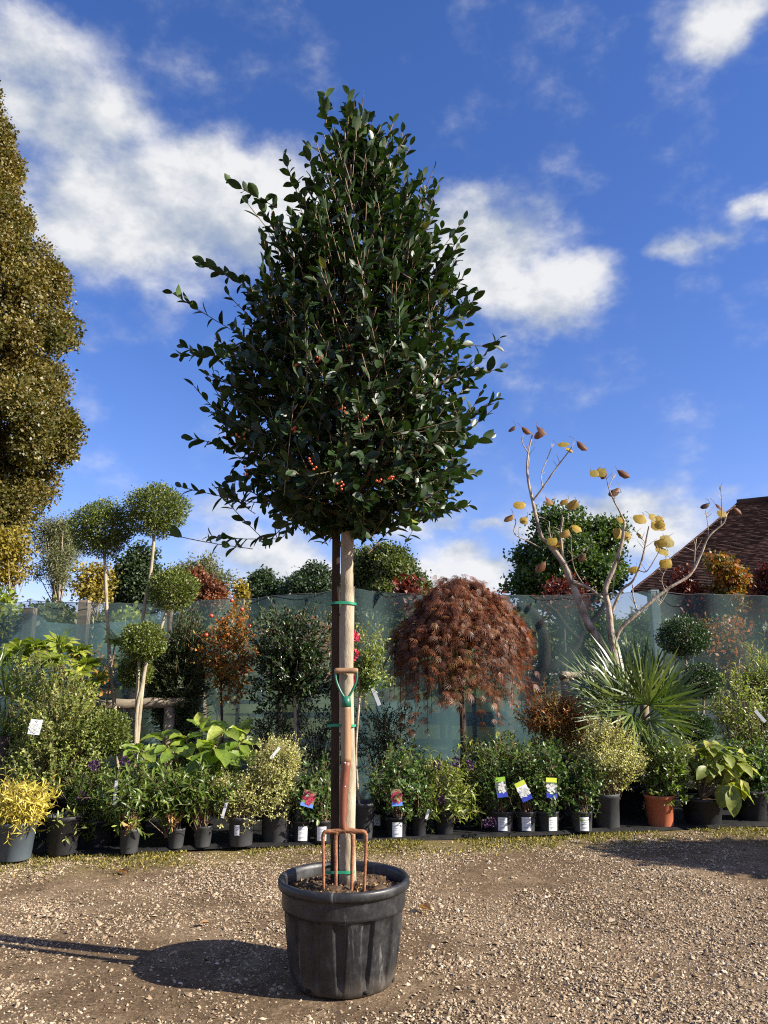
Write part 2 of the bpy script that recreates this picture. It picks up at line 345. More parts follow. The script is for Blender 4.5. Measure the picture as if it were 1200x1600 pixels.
def tube(mb, pts, radii, sides=8, cap=True, wob=0.0, mi=0):
    pts = np.asarray(pts, float); n = len(pts); radii = np.broadcast_to(np.asarray(radii, float), (n,))
    tan = unit(np.gradient(pts, axis=0)) if n > 2 else unit(np.repeat((pts[1:] - pts[:1]), 2, 0))
    ref = np.array([0, 0, 1.0]) if abs(tan[0][2]) < .9 else np.array([1.0, 0, 0])
    V = []; ang = np.arange(sides) * 2 * math.pi / sides
    x = unit(np.cross(tan[0], ref))
    for i in range(n):
        x = unit(x - tan[i] * np.dot(x, tan[i])); y = np.cross(tan[i], x)
        rr = radii[i] * (1 + (wob * rng.normal(size=sides) if wob else 0))
        V.append(pts[i] + (np.cos(ang) * rr)[:, None] * x + (np.sin(ang) * rr)[:, None] * y)
    F = []
    for i in range(n - 1):
        for k in range(sides):
            a = i * sides + k; b = i * sides + (k + 1) % sides; F.append((a, b, b + sides, a + sides))
    if cap: F.append(tuple(range(sides - 1, -1, -1))); F.append(tuple(range((n - 1) * sides, n * sides)))
    mb.poly(np.concatenate(V), F, mi); return mb
def smooth_path(P, k=5):
    P = np.asarray(P, float)
    if len(P) < 3: return P
    out = []
    for i in range(len(P) - 1):
        p0 = P[max(i - 1, 0)]; p1 = P[i]; p2 = P[i + 1]; p3 = P[min(i + 2, len(P) - 1)]
        for t in np.linspace(0, 1, k, endpoint=False):
            out.append(.5 * ((2 * p1) + (-p0 + p2) * t + (2 * p0 - 5 * p1 + 4 * p2 - p3) * t * t + (-p0 + 3 * p1 - 3 * p2 + p3) * t ** 3))
    out.append(P[-1]); return np.array(out)
def prisms(mb, A, B, ra, rb):          # many thin three-sided twigs
    A = np.asarray(A); B = np.asarray(B); n = len(A)
    if n == 0: return
    t = unit(B - A); x = unit(np.cross(t, rvec(n))); y = np.cross(t, x); V = []
    ra = np.broadcast_to(ra, (n,)); rb = np.broadcast_to(rb, (n,))
    for P, r in ((A, ra), (B, rb)):
        for k in range(3):
            a = k * 2.0944; V.append(P + (math.cos(a) * x + math.sin(a) * y) * r[:, None])
    V = np.stack(V, 1).reshape(-1, 3); f = np.array([0,1,4,3, 1,2,5,4, 2,0,3,5])
    mb.add(V, (np.arange(n)[:, None] * 6 + f).ravel(), np.full(n * 3, 4))
def lathe(mb, prof, c0, seg=32, mi=0, fn=None, close=False):
    V = []; n = len(prof)
    for i, (r, z) in enumerate(prof):
        for k in range(seg):
            a = 2 * math.pi * k / seg; rr = r * (fn(a, z) if fn else 1)
            V.append((c0[0] + rr * math.cos(a), c0[1] + rr * math.sin(a), c0[2] + z))
    F = [(i * seg + k, i * seg + (k + 1) % seg, (i + 1) * seg + (k + 1) % seg, (i + 1) * seg + k) for i in range(n - 1) for k in range(seg)]
    F.append(tuple(range(seg - 1, -1, -1)))
    mb.poly(V, F, mi); return mb
def box(mb, lo, hi, mi=0):
    x0, y0, z0 = lo; x1, y1, z1 = hi
    V = [(x0,y0,z0),(x1,y0,z0),(x1,y1,z0),(x0,y1,z0),(x0,y0,z1),(x1,y0,z1),(x1,y1,z1),(x0,y1,z1)]
    mb.poly(V, [(0,3,2,1),(4,5,6,7),(0,1,5,4),(1,2,6,5),(2,3,7,6),(3,0,4,7)], mi); return mb

# leaf outlines: y along the leaf, x across (as a share of width), z out of the blade (as a share of length)
def T_oval(fold=.10, droop=.10):
    v = [(0,0,0),(0,.32,-.0),(0,.68,-droop*.4),(0,1,-droop),(-.46,.34,fold),(.46,.34,fold),(-.38,.70,fold-droop*.4),(.38,.70,fold-droop*.4)]
    return np.array(v), [(0,5,1),(0,1,4),(1,5,7,2),(1,2,6,4),(2,7,3),(2,3,6)]
def T_quad(fold=.08):
    return np.array([(0,0,0),(-.5,.45,fold),(.5,.45,fold),(0,1,0)]), [(0,2,3),(0,3,1)]
def T_strap(droop=.35):
    v = []
    for y, w in ((0,.25),(.35,.5),(.7,.42),(1,.02)): v += [(-w, y, -droop*y*y+.03), (w, y, -droop*y*y+.03)]
    return np.array(v), [(0,1,3,2),(2,3,5,4),(4,5,7,6)]
def T_fingers(n=6, span=1.9, wid=.10, droop=.25):    # finely cut leaf: narrow lobes from one point
    v = []; F = []
    for k in range(n):
        a = -span / 2 + span * k / (n - 1); L = 1 - .45 * abs(a) / (span / 2); d = np.array([math.sin(a), math.cos(a)]); q = np.array([d[1], -d[0]]); i = len(v)
        m_ = d * L * .5; e = d * L
        v += [(0,0,0), (*(m_ + q * wid * .5), -droop * .2 * L), (*e, -droop * L), (*(m_ - q * wid * .5), -droop * .2 * L)]; F.append((i, i+1, i+2, i+3))
    return np.array(v), F
def T_palmate(n=7, span=4.2):           # broad lobed leaf
    v = [(0,0,0)]; F = []
    for k in range(n):
        a = -span / 2 + span * k / (n - 1); L = 1 - .3 * abs(a) / (span / 2); d = np.array([math.sin(a), math.cos(a)]); q = np.array([d[1], -d[0]]); i = len(v); w = .17
        v += [(*(d*L*.35 + q*w*.55), .02), (*(d*L*.68 + q*w), -.01), (*(d*L), -.14), (*(d*L*.68 - q*w), -.01), (*(d*L*.35 - q*w*.55), .02)]
        F.append((0, i, i+4)); F.append((i, i+1, i+3, i+4)); F.append((i+1, i+2, i+3))
    return np.array(v), F
def T_holly(fold=.10, droop=.10):       # smooth elliptic leaf
    v = [(0, 0, 0)]; F = []
    for y_, w in ((.16, .27), (.36, .45), (.58, .49), (.78, .37), (.92, .17)):
        z = -droop * y_ * y_; v += [(-w, y_, z + fold * w * 1.6), (0, y_, z), (w, y_, z + fold * w * 1.6)]
    v.append((0, 1, -droop)); F += [(0, 2, 1), (0, 3, 2)]
    for i in range(4):
        a = 1 + i * 3; F += [(a, a + 1, a + 4, a + 3), (a + 1, a + 2, a + 5, a + 4)]
    F += [(13, 14, 16), (14, 15, 16)]; return np.array(v), F
HOLLY = T_holly()
OVAL = T_oval(); QUAD = T_quad(); STRAP = T_strap(); FING = T_fingers(7, 1.7, .06, .3); PALM = T_palmate(); NARROW = T_oval(.04, .3)

def leaf_verts(tpl, P, D, N, L, W):
    D = unit(D); X = unit(np.cross(D, N)); N = np.cross(X, D); tv = tpl[0]
    L = np.asarray(L)[:, None, None]; W = np.broadcast_to(np.asarray(W, float), (len(P),))[:, None, None]
    return (P[:, None, :] + D[:, None, :] * tv[None, :, 1:2] * L + X[:, None, :] * tv[None, :, 0:1] * L * W + N[:, None, :] * tv[None, :, 2:3] * L)
def put_leaves(mb, tpl, P, D, N, L, W, rnd, mi=0):
    n = len(P)
    if n == 0: return mb
    V = leaf_verts(tpl, P, D, N, L, W); k = V.shape[1]
    f = np.array([i for q in tpl[1] for i in q]); t = np.array([len(q) for q in tpl[1]])
    mb.add(V.reshape(-1, 3), (np.arange(n)[:, None] * k + f).ravel(), np.tile(t, n), np.repeat(rnd, k), mi); return mb

def shoots(S, D, Ln, nl, leaf, spread=(65, 25), bend=.15, facing=.6, rand=.25):
    """leafy shoots; returns leaf arrays (P, D, N, L, shoot index, j) and twig segments"""
    n = len(S); D = unit(D); up = np.array([0, 0, 1.0]); ph = rng.uniform(0, 6.28, n); x = unit(np.cross(D, rvec(n))); y = np.cross(D, x)
    Ps, Ds, Ns, Ls, I, J = [], [], [], [], [], []; segA, segB = [], []; prev = S
    for j in range(nl):
        t = (j + .6) / nl
        p = S + D * (Ln * t)[:, None] + up * (bend * Ln * t * t)[:, None]
        ax = unit(D + up * (2 * bend * t)); a = ph + j * 2.4; rad = np.cos(a)[:, None] * x + np.sin(a)[:, None] * y
        A = R(spread[0] + (spread[1] - spread[0]) * t) + rng.normal(0, .18, n)
        d = unit(ax * np.cos(A)[:, None] + rad * np.sin(A)[:, None] + rand * rng.normal(size=(n, 3)))
        nn = unit(ax * np.sin(A)[:, None] - rad * np.cos(A)[:, None] + facing * up + rand * rng.normal(size=(n, 3)))
        Ps.append(p); Ds.append(d); Ns.append(nn); Ls.append(leaf * rng.uniform(.7, 1.2, n) * (1 - .25 * (t > .85))); I.append(np.arange(n)); J.append(np.full(n, t))
        segA.append(prev); segB.append(p); prev = p
    cat = np.concatenate
    return cat(Ps), cat(Ds), cat(Ns), cat(Ls), cat(I), cat(J), cat(segA), cat(segB)

def in_ellipsoid(n, c0, r, inner=.3, front_bias=0.0):
    d = rvec(n); q = rng.uniform(inner ** 3, 1, n) ** (1 / 3)
    return np.asarray(c0) + d * q[:, None] * np.asarray(r), d, q

def ball_leaves(mb, c0, r, n, leaf, W=.55, tpl=QUAD, shell=.80, lump=.06, mi=0, rough=.7):
    d = rvec(n); q = rng.uniform(shell ** 3, 1, n) ** (1 / 3)
    ph = rng.uniform(0, 6.28, 3); f = 1 + lump * (np.sin(d[:, 0] * 7 + ph[0]) + np.sin(d[:, 1] * 8 + ph[1]) + np.sin(d[:, 2] * 6 + ph[2]))
    stray = (rng.random(n) < .05) & (d[:, 2] > -.2); q = np.where(stray, rng.uniform(1, 1.16, n), q)
    P = np.asarray(c0) + d * (q * f)[:, None] * np.asarray(r)
    D = unit(d + rough * rng.normal(size=(n, 3)) + np.array([0, 0, .3])); N = unit(d + .8 * rng.normal(size=(n, 3)) + np.array([0, 0, .4]))
    return put_leaves(mb, tpl, P, D, N, leaf * rng.uniform(.7, 1.3, n), W, np.clip(rng.random(n) * .8 + .2 * (q - shell) / (1 - shell + 1e-6) * rng.random(n), 0, 1), mi)

def lobed_crown(mb, lobes, n, leaf, tpl=QUAD, W=.7, rnd0=0.0, rspan=1.0, shell=.55, droop=0.0, mi=0, bump=.26, jit=.8):
    vol = np.array([r[0] * r[2] for _, r in lobes]); cnt = np.maximum(8, (n * vol / vol.sum()).astype(int))
    for (c0, r), k in zip(lobes, cnt):
        d = rvec(k); q = rng.uniform(shell ** 2, 1, k) ** .5
        ph = rng.uniform(0, 6.28, 6)
        f = 1 + bump * (np.sin(d[:, 0] * 5 + ph[0]) * np.sin(d[:, 2] * 5 + ph[1]) + .7 * np.sin(d[:, 1] * 11 + ph[2]) * np.sin(d[:, 2] * 9 + ph[3]) + .5 * np.sin(d[:, 0] * 17 + ph[4]))
        P = np.asarray(c0) + d * (q * f)[:, None] * np.asarray(r) + leaf * jit * rng.normal(size=(k, 3))
        D = unit(d * .6 + rng.normal(size=(k, 3)) * .7 + np.array([0, 0, -droop])); N = unit(d * .7 + np.array([0, 0, .5]) + .6 * rng.normal(size=(k, 3)))
        tone = rng.normal(0, .12)
        put_leaves(mb, tpl, P, D, N, leaf * rng.uniform(.6, 1.35, k), W, np.clip(rnd0 + rspan * np.clip(rng.beta(2, 2, k) + tone, 0, 1), 0, 1), mi)
    return mb

# ------------------------------------------------------------------ ground
gm = MB(); xs = np.concatenate([[-600, -120, -40, -14], np.linspace(-8, 8, 65), [14, 40, 120, 600]]); ys = np.concatenate([[-300, -60, -15, -4], np.linspace(0, 14, 57), [18, 30, 60, 150, 400, 1200]])
XX, YY = np.meshgrid(xs, ys); near = (np.abs(XX) <= 8) & (YY >= 0) & (YY <= 14)
ZZ = np.where(near, .010 * np.sin(XX * 2.1 + .7 * YY) * np.sin(YY * 1.7) + .006 * np.sin(XX * 5.3 + 1) * np.sin(YY * 4.1 + XX), 0) - .004
def gz(x, y): return np.where((np.abs(x) <= 8) & (y >= 0) & (y <= 14), .010 * np.sin(x * 2.1 + .7 * y) * np.sin(y * 1.7) + .006 * np.sin(x * 5.3 + 1) * np.sin(y * 4.1 + x), 0) - .004
nx, ny = len(xs), len(ys); idx = np.arange(nx * ny).reshape(ny, nx)
F = np.stack([idx[:-1, :-1], idx[:-1, 1:], idx[1:, 1:], idx[1:, :-1]], -1).reshape(-1, 4)
gm.add(np.stack([XX, YY, ZZ], -1).reshape(-1, 3), F.ravel(), np.full(len(F), 4))
go = gm.build('ground', 'gravel_ground'); go['kind'] = 'structure'

def vnoise(x, y, s, seed):             # smooth value noise for patchy scatter
    r2 = np.random.default_rng(seed).random((64, 64)); a = x * s; b = y * s; i = np.floor(a).astype(int); j = np.floor(b).astype(int); fa = a - i; fb = b - j
    fa = fa * fa * (3 - 2 * fa); fb = fb * fb * (3 - 2 * fb); g_ = lambda i, j: r2[i % 64, j % 64]
    return (g_(i, j) * (1 - fa) + g_(i + 1, j) * fa) * (1 - fb) + (g_(i, j + 1) * (1 - fa) + g_(i + 1, j + 1) * fa) * fb

def scatter_gravel():
    n = 230000; y = 2.4 + (rng.random(n) ** 1.25) * 5.2; x = rng.uniform(-1, 1, n) * (.55 * y + .7)
    dn = .55 * vnoise(x, y, 1.1, 1) + .3 * vnoise(x, y, 3.1, 2) + .15 * vnoise(x, y, 9, 3)
    row = 6.48 + .2 * x
    keep = (rng.random(n) < np.clip((dn - .34) * 3.4, .09, 1)) & (y < row - .02)
    keep &= (np.hypot(x + .19, y - 3.72) > .24)
    x, y = x[keep], y[keep]; n = len(x)
    s = np.clip(rng.lognormal(math.log(.0056), .42, n), .0028, .019)
    base = np.array([(1,0,0),(.5,.87,.1),(-.5,.8,-.1),(-1,0,.05),(-.5,-.87,0),(.55,-.8,.1),(.1,.1,.75)])
    V = base[None] * (s[:, None, None] * rng.uniform(.65, 1.35, (n, 7, 1))) * np.stack([np.ones(n), rng.uniform(.5, .95, n), rng.uniform(.55, 1.0, n)], -1)[:, None, :]
    a = rng.uniform(0, 6.28, n); ca, sa = np.cos(a)[:, None], np.sin(a)[:, None]
    tx, ty = rng.normal(0, .25, n)[:, None], rng.normal(0, .25, n)[:, None]
    vx = V[..., 0] * ca - V[..., 1] * sa; vy = V[..., 0] * sa + V[..., 1] * ca; vz = V[..., 2] + vx * tx + vy * ty
    V = np.stack([vx + x[:, None], vy + y[:, None], vz + gz(x, y)[:, None] + s[:, None] * .12], -1)
    f = np.array([0,1,6, 1,2,6, 2,3,6, 3,4,6, 4,5,6, 5,0,6])
    mb = MB(); mb.add(V.reshape(-1, 3), (np.arange(n)[:, None] * 7 + f).ravel(), np.full(n * 6, 3), np.repeat(np.clip(rng.beta(2.2, 2, n), 0, 1), 7))
    o = mb.build('gravel', 'gravel_stone', smooth=False); o['kind'] = 'stuff'; tag(o, 'loose pale limestone gravel strewn over the brown yard', 'gravel')
    # moss and thin grass along the pots
    n = 26000; x = rng.uniform(-4.3, 4.6, n); row = 6.48 + .2 * x; dd = np.abs(rng.normal(0, .24, n)); y = row - dd + .04
    keep = (vnoise(x, y, 2.3, 5) * .6 + vnoise(x, y, 7, 6) * .4 > .42); x, y = x[keep], y[keep]; n = len(x)
    mb = MB(); P = np.stack([x, y, gz(x, y)], -1); D = unit(rng.normal(size=(n, 3)) * .8 + np.array([0, 0, .8])); D[:, 2] = np.abs(D[:, 2])
    put_leaves(mb, QUAD, P, D, rvec(n), rng.uniform(.008, .028, n), .4, rng.random(n))
    o = mb.build('moss', 'moss'); o['kind'] = 'stuff'; tag(o, 'yellow green moss and thin grass along the foot of the pots', 'moss')
scatter_gravel()
# black weed membrane the pots stand on, with a low turned-up edge
mb = MB(); L0 = np.array([-4.6, 6.48 - .92 + .05, 0]); L1 = np.array([5.2, 6.48 + 1.04 + .05, 0]); P = []
for t in np.linspace(0, 1, 60):
    q = L0 + (L1 - L0) * t; w = .012 * math.sin(t * 60) + .010 * math.sin(t * 23)
    P += [(q[0], q[1] - .02 + w, .004), (q[0], q[1] + w, .03 + .008 * math.sin(t * 41)), (q[0] - .02, q[1] + .06 + w, .022), (q[0] - .4, q[1] + 2.0, .02)]
mb.poly(P, [(i * 4 + k, i * 4 + 4 + k, i * 4 + 5 + k, i * 4 + 1 + k) for i in range(59) for k in range(3)])
o = mb.build('weed_membrane', 'membrane'); o['kind'] = 'structure'

# ------------------------------------------------------------------ the holly tree in its pot
TX, TY = ground(536, 1530)[0], 3.71
def make_pot_main(root):
    prof = [(.215, .0), (.226, .012), (.245, .12), (.262, .285), (.264, .298), (.273, .303), (.277, .372), (.279, .380), (.291, .383), (.294, .392), (.294, .412), (.289, .420), (.279, .421), (.270, .416), (.266, .40), (.262, .34)]
    def flute(a, z):
        if z < .015 or z > .292: return 1
        k = (a / (2 * math.pi) * 14) % 1.0; w = .13 + .14 * z / .29
        e = min(max((w - abs(k - .5)) / .035, 0), 1); zf = min(max((z - .02) / .05, 0), 1) * min(max((.295 - z) / .012, 0), 1)
        return 1 - .060 * e * zf
    p2 = []
    for (r0, z0), (r1, z1) in zip(prof[:-1], prof[1:]):
        k = 7 if (z1 - z0) > .05 else 1
        for i in range(k): t = i / k; p2.append((r0 + (r1 - r0) * t, z0 + (z1 - z0) * t))
    p2.append(prof[-1])
    mb = lathe(MB(), p2, (TX, TY, 0), 364, fn=flute); pot = mb.build('pot', 'pot_scuffed', root)
    pot['label'] = 'large black ribbed plastic pot with pale scuffs'
    mb = MB(); n = 26; V = []; F = []
    for i in range(n + 1):
        for k in range(48):
            r = .2645 * i / n; a = 2 * math.pi * k / 48; x, y = r * math.cos(a), r * math.sin(a)
            V.append((TX + x, TY + y, .378 + .014 * math.sin(x * 31) * math.sin(y * 27 + 1) + .007 * rng.normal() - .03 * (r / .2645) ** 4 + .01))
    F = [(i * 48 + k, i * 48 + (k + 1) % 48, (i + 1) * 48 + (k + 1) % 48, (i + 1) * 48 + k) for i in range(n) for k in range(48)]
    mb.poly(V, F); s = mb.build('soil', 'soil', pot)
    # bark chips and crumbs on the soil
    n = 1500; a = rng.uniform(0, 6.28, n); r = .255 * np.sqrt(rng.random(n)); P = np.stack([TX + r * np.cos(a), TY + r * np.sin(a), .383 + .012 * np.sin(r * np.cos(a) * 31) * np.sin(r * np.sin(a) * 27 + 1) - .03 * (r / .2645) ** 4 + .003], -1)
    D = rng.normal(size=(n, 3)); D[:, 2] *= .35
    mb = MB(); put_leaves(mb, QUAD, P, D, np.array([0, 0, 1.]) + .5 * rng.normal(size=(n, 3)), rng.uniform(.008, .024, n), .6, rng.random(n)); mb.build('bark_chip', 'dryleaf', pot, kind='stuff')
    # drain slots at the foot
    for a in (-2.2, -1.08, -.3): 
        mb = MB(); p = np.array([TX + .2275 * math.cos(a), TY + .2275 * math.sin(a), .02]); t = np.array([-math.sin(a), math.cos(a), 0]); r = np.array([math.cos(a), math.sin(a), 0]); z = np.array([0, 0, 1])
        V = [p + t * sx * .012 + z * sz * .006 + r * sr * .004 for sr in (-1, 1) for sz in (-1, 1) for sx in (-1, 1)]
        mb.poly(V, [(0,1,3,2),(4,6,7,5),(0,4,5,1),(2,3,7,6),(0,2,6,4),(1,5,7,3)]); mb.build('drain_slot', 'membrane', pot)

PROFZ = np.array([1.93, 2.0, 2.09, 2.25, 2.58, 2.94, 3.29, 3.67, 4.06, 4.30, 4.50]); PROFR = np.array([.02, .20, .54, .65, .68, .66, .60, .41, .20, .07, .01])
def crown_r(z, a): return np.interp(z, PROFZ, PROFR) * (1 + .08 * np.sin(3 * a + 2.2 * z) + .06 * np.sin(5 * a - 4 * z + 1))
def axis_x(z): return TX + .012 - .018 * (z - .4) / 3.6
def crown_x(z): return axis_x(z) + np.interp(z, [3.0, 3.5, 3.8, 4.1, 4.45], [0, .06, .07, .04, 0])

def make_holly():
    root = thing('potted_holly_tree', 'tall standard holly tree with dense dark crown in a large black ribbed pot', 'tree', (TX, TY, 0))
    make_pot_main(root)
    zt = np.linspace(.36, 4.15, 40); mb = MB()
    path = np.stack([axis_x(zt) + .006 * np.sin(zt * 3.1) + .003 * np.sin(zt * 9), TY + .008 * np.sin(zt * 2.3), zt], -1)
    tube(mb, path, np.interp(zt, [.36, .5, 2.2, 3.2, 4.15], [.041, .035, .031, .018, .006]) * (1 + .03 * np.sin(zt * 17)), 14, wob=.02)
    mb.build('trunk', 'bark_grey', root)
    mb = MB(); limbs = []
    for i in range(34):
        z0 = 2.02 + 1.9 * (i / 34) ** 1.1; a = i * 2.4 + .4; zz = z0 + rng.uniform(.12, .4); rr = crown_r(zz, a) * rng.uniform(.55, .8)
        q0 = np.array([axis_x(z0), TY, z0]); q2 = np.array([axis_x(z0) + rr * math.cos(a), TY + rr * math.sin(a), zz]); q1 = (q0 + q2) / 2 + np.array([0, 0, -.03])
        pth = smooth_path([q0, q1, q2]); tube(mb, pth, np.linspace(.011, .004, len(pth)), 6)
    crown_br = mb
    # shoots through the crown volume, thicker towards its surface
    n = 1780; z = rng.uniform(1.97, 4.34, n * 3); keep = rng.random(n * 3) < (np.interp(z, PROFZ, PROFR) / .70) ** 1.3 + .05; z = z[keep][:n]; n = len(z)
    a = rng.uniform(0, 2 * math.pi, n); q = rng.uniform(.12, 1, n) ** .5; rr = crown_r(z, a) * q
    gap = np.sin(a * 4 + z * 7) * np.sin(z * 9 + a) ; ok = ~((q > .60) & (gap > .40)); z, a, q, rr = z[ok], a[ok], q[ok], rr[ok]; n = len(z)
    out = np.stack([np.cos(a), np.sin(a), np.zeros(n)], -1)
    tip = np.stack([crown_x(z), np.full(n, TY), z], -1) + out * rr[:, None]
    upw = np.interp(z, [2.0, 2.3, 3.0, 4.0], [-.25, .15, .7, 2.2])
    d = unit(out * 1.0 + np.array([0, 0, 1.]) * (upw + rng.normal(0, .35, n))[:, None] + .35 * rng.normal(size=(n, 3)))
    Ln = np.where(rng.random(n) < .22, rng.uniform(.28, .44, n), rng.uniform(.13, .27, n)); tip = tip + d * np.where(Ln > .28, .13, 0)[:, None]; S = tip - d * Ln[:, None]
    P1 = shoots(S, d, Ln, 10, .073, (68, 22), .12, .55, .28)
    # long shoots that stick out of the outline (end point seen at pixel, given distance)
    lead = [(275,468,3.6,.42,(.75,.3)),(362,290,3.6,.36,(.8,.6)),(322,415,3.75,.3,(.7,.5)),(284,560,3.55,.34,(1,.1)),(292,548,3.8,.3,(.9,.25)),(300,690,3.6,.30,(.9,.1)),(290,770,3.45,.42,(1,.04)),(262,842,3.6,.44,(1,.12)),(330,845,3.7,.36,(1,-.05)),
            (776,540,3.7,.44,(-.75,.7)),(772,632,3.6,.42,(-.8,.5)),(722,440,3.75,.36,(-.65,.8)),(735,490,3.55,.36,(-.7,.6)),(762,690,3.6,.32,(-.8,.25)),(738,745,3.7,.3,(-.8,.2)),(728,795,3.6,.3,(-.9,.1)),(688,365,3.7,.30,(-.6,.9)),
            (628,216,3.7,.34,(-.2,1)),(508,155,3.75,.36,(.08,1)),(545,157,3.65,.38,(-.02,1)),(572,190,3.7,.36,(-.15,1)),(445,255,3.7,.34,(.35,1)),(480,235,3.6,.34,(.2,1)),(655,280,3.75,.32,(-.4,1)),(410,330,3.6,.3,(.5,.9)),(600,235,3.6,.3,(-.1,1)),(640,820,3.5,.25,(-.3,-.5)),(570,835,3.5,.25,(-.2,-.5)),(420,850,3.5,.28,(.4,-.6)),(480,825,3.6,.25,(.1,-.6))]
    tipL = np.array([at(u, v, D) for u, v, D, l, dd in lead]); lenL = np.array([q[3] for q in lead])
    dL = unit(np.array([(-dd[0], rng.normal(0, .2), dd[1]) for *_, dd in lead])); SL = tipL - dL * lenL[:, None] * .93
    P2 = shoots(SL, dL, lenL, 15, .076, (66, 24), .06, .45, .22)
    cat = [np.concatenate([A, B]) for A, B in zip(P1[:4], P2[:4])]; J = np.concatenate([P1[5], P2[5]]); P, D, N, L = cat
    isL = np.concatenate([np.zeros(len(P1[0]), bool), np.ones(len(P2[0]), bool)])
    drop = rng.random(len(P)) < .12; P, D, N, L, J, isL = [q[~drop] for q in (P, D, N, L, J, isL)]
    rnd = np.clip(rng.beta(2, 2.6, len(P)) * .75 + .22 * (J > .85) * rng.random(len(P)), 0, .93); rnd[rng.random(len(P)) < .012] = 1.0
    # the leaves that show largest become parts of their own
    rad = np.hypot(P[:, 0] - axis_x(P[:, 2]), P[:, 1] - TY) / np.maximum(crown_r(P[:, 2], np.arctan2(P[:, 1] - TY, P[:, 0] - TX)), .08)
    view = unit(np.array([0, 0, CAM_H]) - P); face = np.abs((N * view).sum(1)); frontness = (TY - P[:, 1]) / np.maximum(np.interp(P[:, 2], PROFZ, PROFR), .1)
    score = L * (.25 + face) * np.where(isL, 3.0, np.where((rad > .9) & (frontness > .15), 1.0, .2)); pick = np.argsort(-score)[:300]
    rest = np.ones(len(P), bool); rest[pick] = False
    mb = MB(); sA = np.concatenate([P1[6], P2[6]]); sB = np.concatenate([P1[7], P2[7]])
    prisms(mb, sA, sB, .0027, .0022); crown_br.V += mb.V; crown_br.L += [q + crown_br.n for q in mb.L]; crown_br.T += mb.T; crown_br.A += mb.A; crown_br.M += mb.M; crown_br.n += mb.n
    mb = MB(); put_leaves(mb, HOLLY, P[rest], D[rest], N[rest], L[rest], rng.uniform(.42, .58, rest.sum()), rnd[rest]); crown = mb.build('crown', 'holly', root, kind='stuff')
    crown_br.build('branches', 'twig', root, kind='stuff')
    protos = []
    for k in range(10):
        m_ = MB(); put_leaves(m_, T_holly(.08 + .01 * k, .04 + .02 * k), np.zeros((1, 3)), np.array([[0, 1., 0]]), np.array([[0, 0, 1.]]), np.ones(1), .48 + .012 * k, np.array([.15 + .07 * k])); protos.append(m_.mesh('leaf', 'holly'))
    for i in pick:
        o = bpy.data.objects.new('leaf', protos[int(rng.integers(10))]); COL.objects.link(o); o.parent = crown
        dd = unit(D[i]); x = unit(np.cross(dd, N[i])); nn = np.cross(x, dd)
        M = Matrix([[x[0], dd[0], nn[0]], [x[1], dd[1], nn[1]], [x[2], dd[2], nn[2]]]).to_4x4() @ Matrix.Scale(float(L[i]), 4); M.translation = Vector(P[i] - np.array(root.location)); o.matrix_basis = M
    # berry clusters
    for (u, v, D_) in [(500,560,3.1),(462,575,3.12),(535,640,3.05),(573,655,3.05),(460,672,3.1),(375,677,3.35),(592,755,3.1),(610,745,3.1),(490,720,3.08),(385,735,3.3),(540,540,3.1),(530,760,3.08)]:
        mb = MB(); k = 9 if u == 500 else 5; q0 = at(u, v, D_)
        for _ in range(k):
            q = q0 + rng.normal(0, .012, 3); lathe(mb, [(.001, -.0052), (.0045, -.003), (.0055, 0), (.0045, .003), (.001, .0052)], q, 7)
        mb.build('berries', 'berry', crown, kind='stuff')
    return root
make_holly()

def make_stake():
    b = at(523, 1383, 3.755); t = at(527, 560, 3.80); root = thing('tree_stake', 'dark square wooden stake bound to the holly trunk with green ties', 'stake', (b[0], b[1], .34))
    mb = MB(); zs = np.linspace(.34, t[2], 12); V = []
    for z in zs:
        f = (z - .34) / (t[2] - .34); x = b[0] + (t[0] - b[0]) * f; y = 3.765 + .01 * f; w = .019
        V += [(x - w, y - w, z), (x + w, y - w, z), (x + w, y + w, z), (x - w, y + w, z)]
    F = [(i * 4 + k, i * 4 + (k + 1) % 4, i * 4 + 4 + (k + 1) % 4, i * 4 + 4 + k) for i in range(11) for k in range(4)] + [(3, 2, 1, 0), (44, 45, 46, 47)]
    mb.poly(V, F); mb.build('post', 'stake', root, smooth=False)
    for v, uu in ((943, 0), (1133, 0), (1361, 0)):
        z = at(535, v, 3.70)[2]; xc = (axis_x(z) + b[0]) / 2 - .002; mb = MB(); n = 28; V = []
        a = np.linspace(0, 2 * math.pi, n, endpoint=False); hx = abs(axis_x(z) - b[0]) / 2 + .042
        for dz in (-.006, .006):
            for q in a: V.append((xc + hx * math.copysign(abs(math.cos(q)) ** .6, math.cos(q)), 3.728 + .062 * math.copysign(abs(math.sin(q)) ** .7, math.sin(q)), z + dz + .002 * math.sin(3 * q)))
        mb.poly(V, [(k, (k + 1) % n, n + (k + 1) % n, n + k) for k in range(n)]); mb.build('tie_band', 'green_band', root)
make_stake()

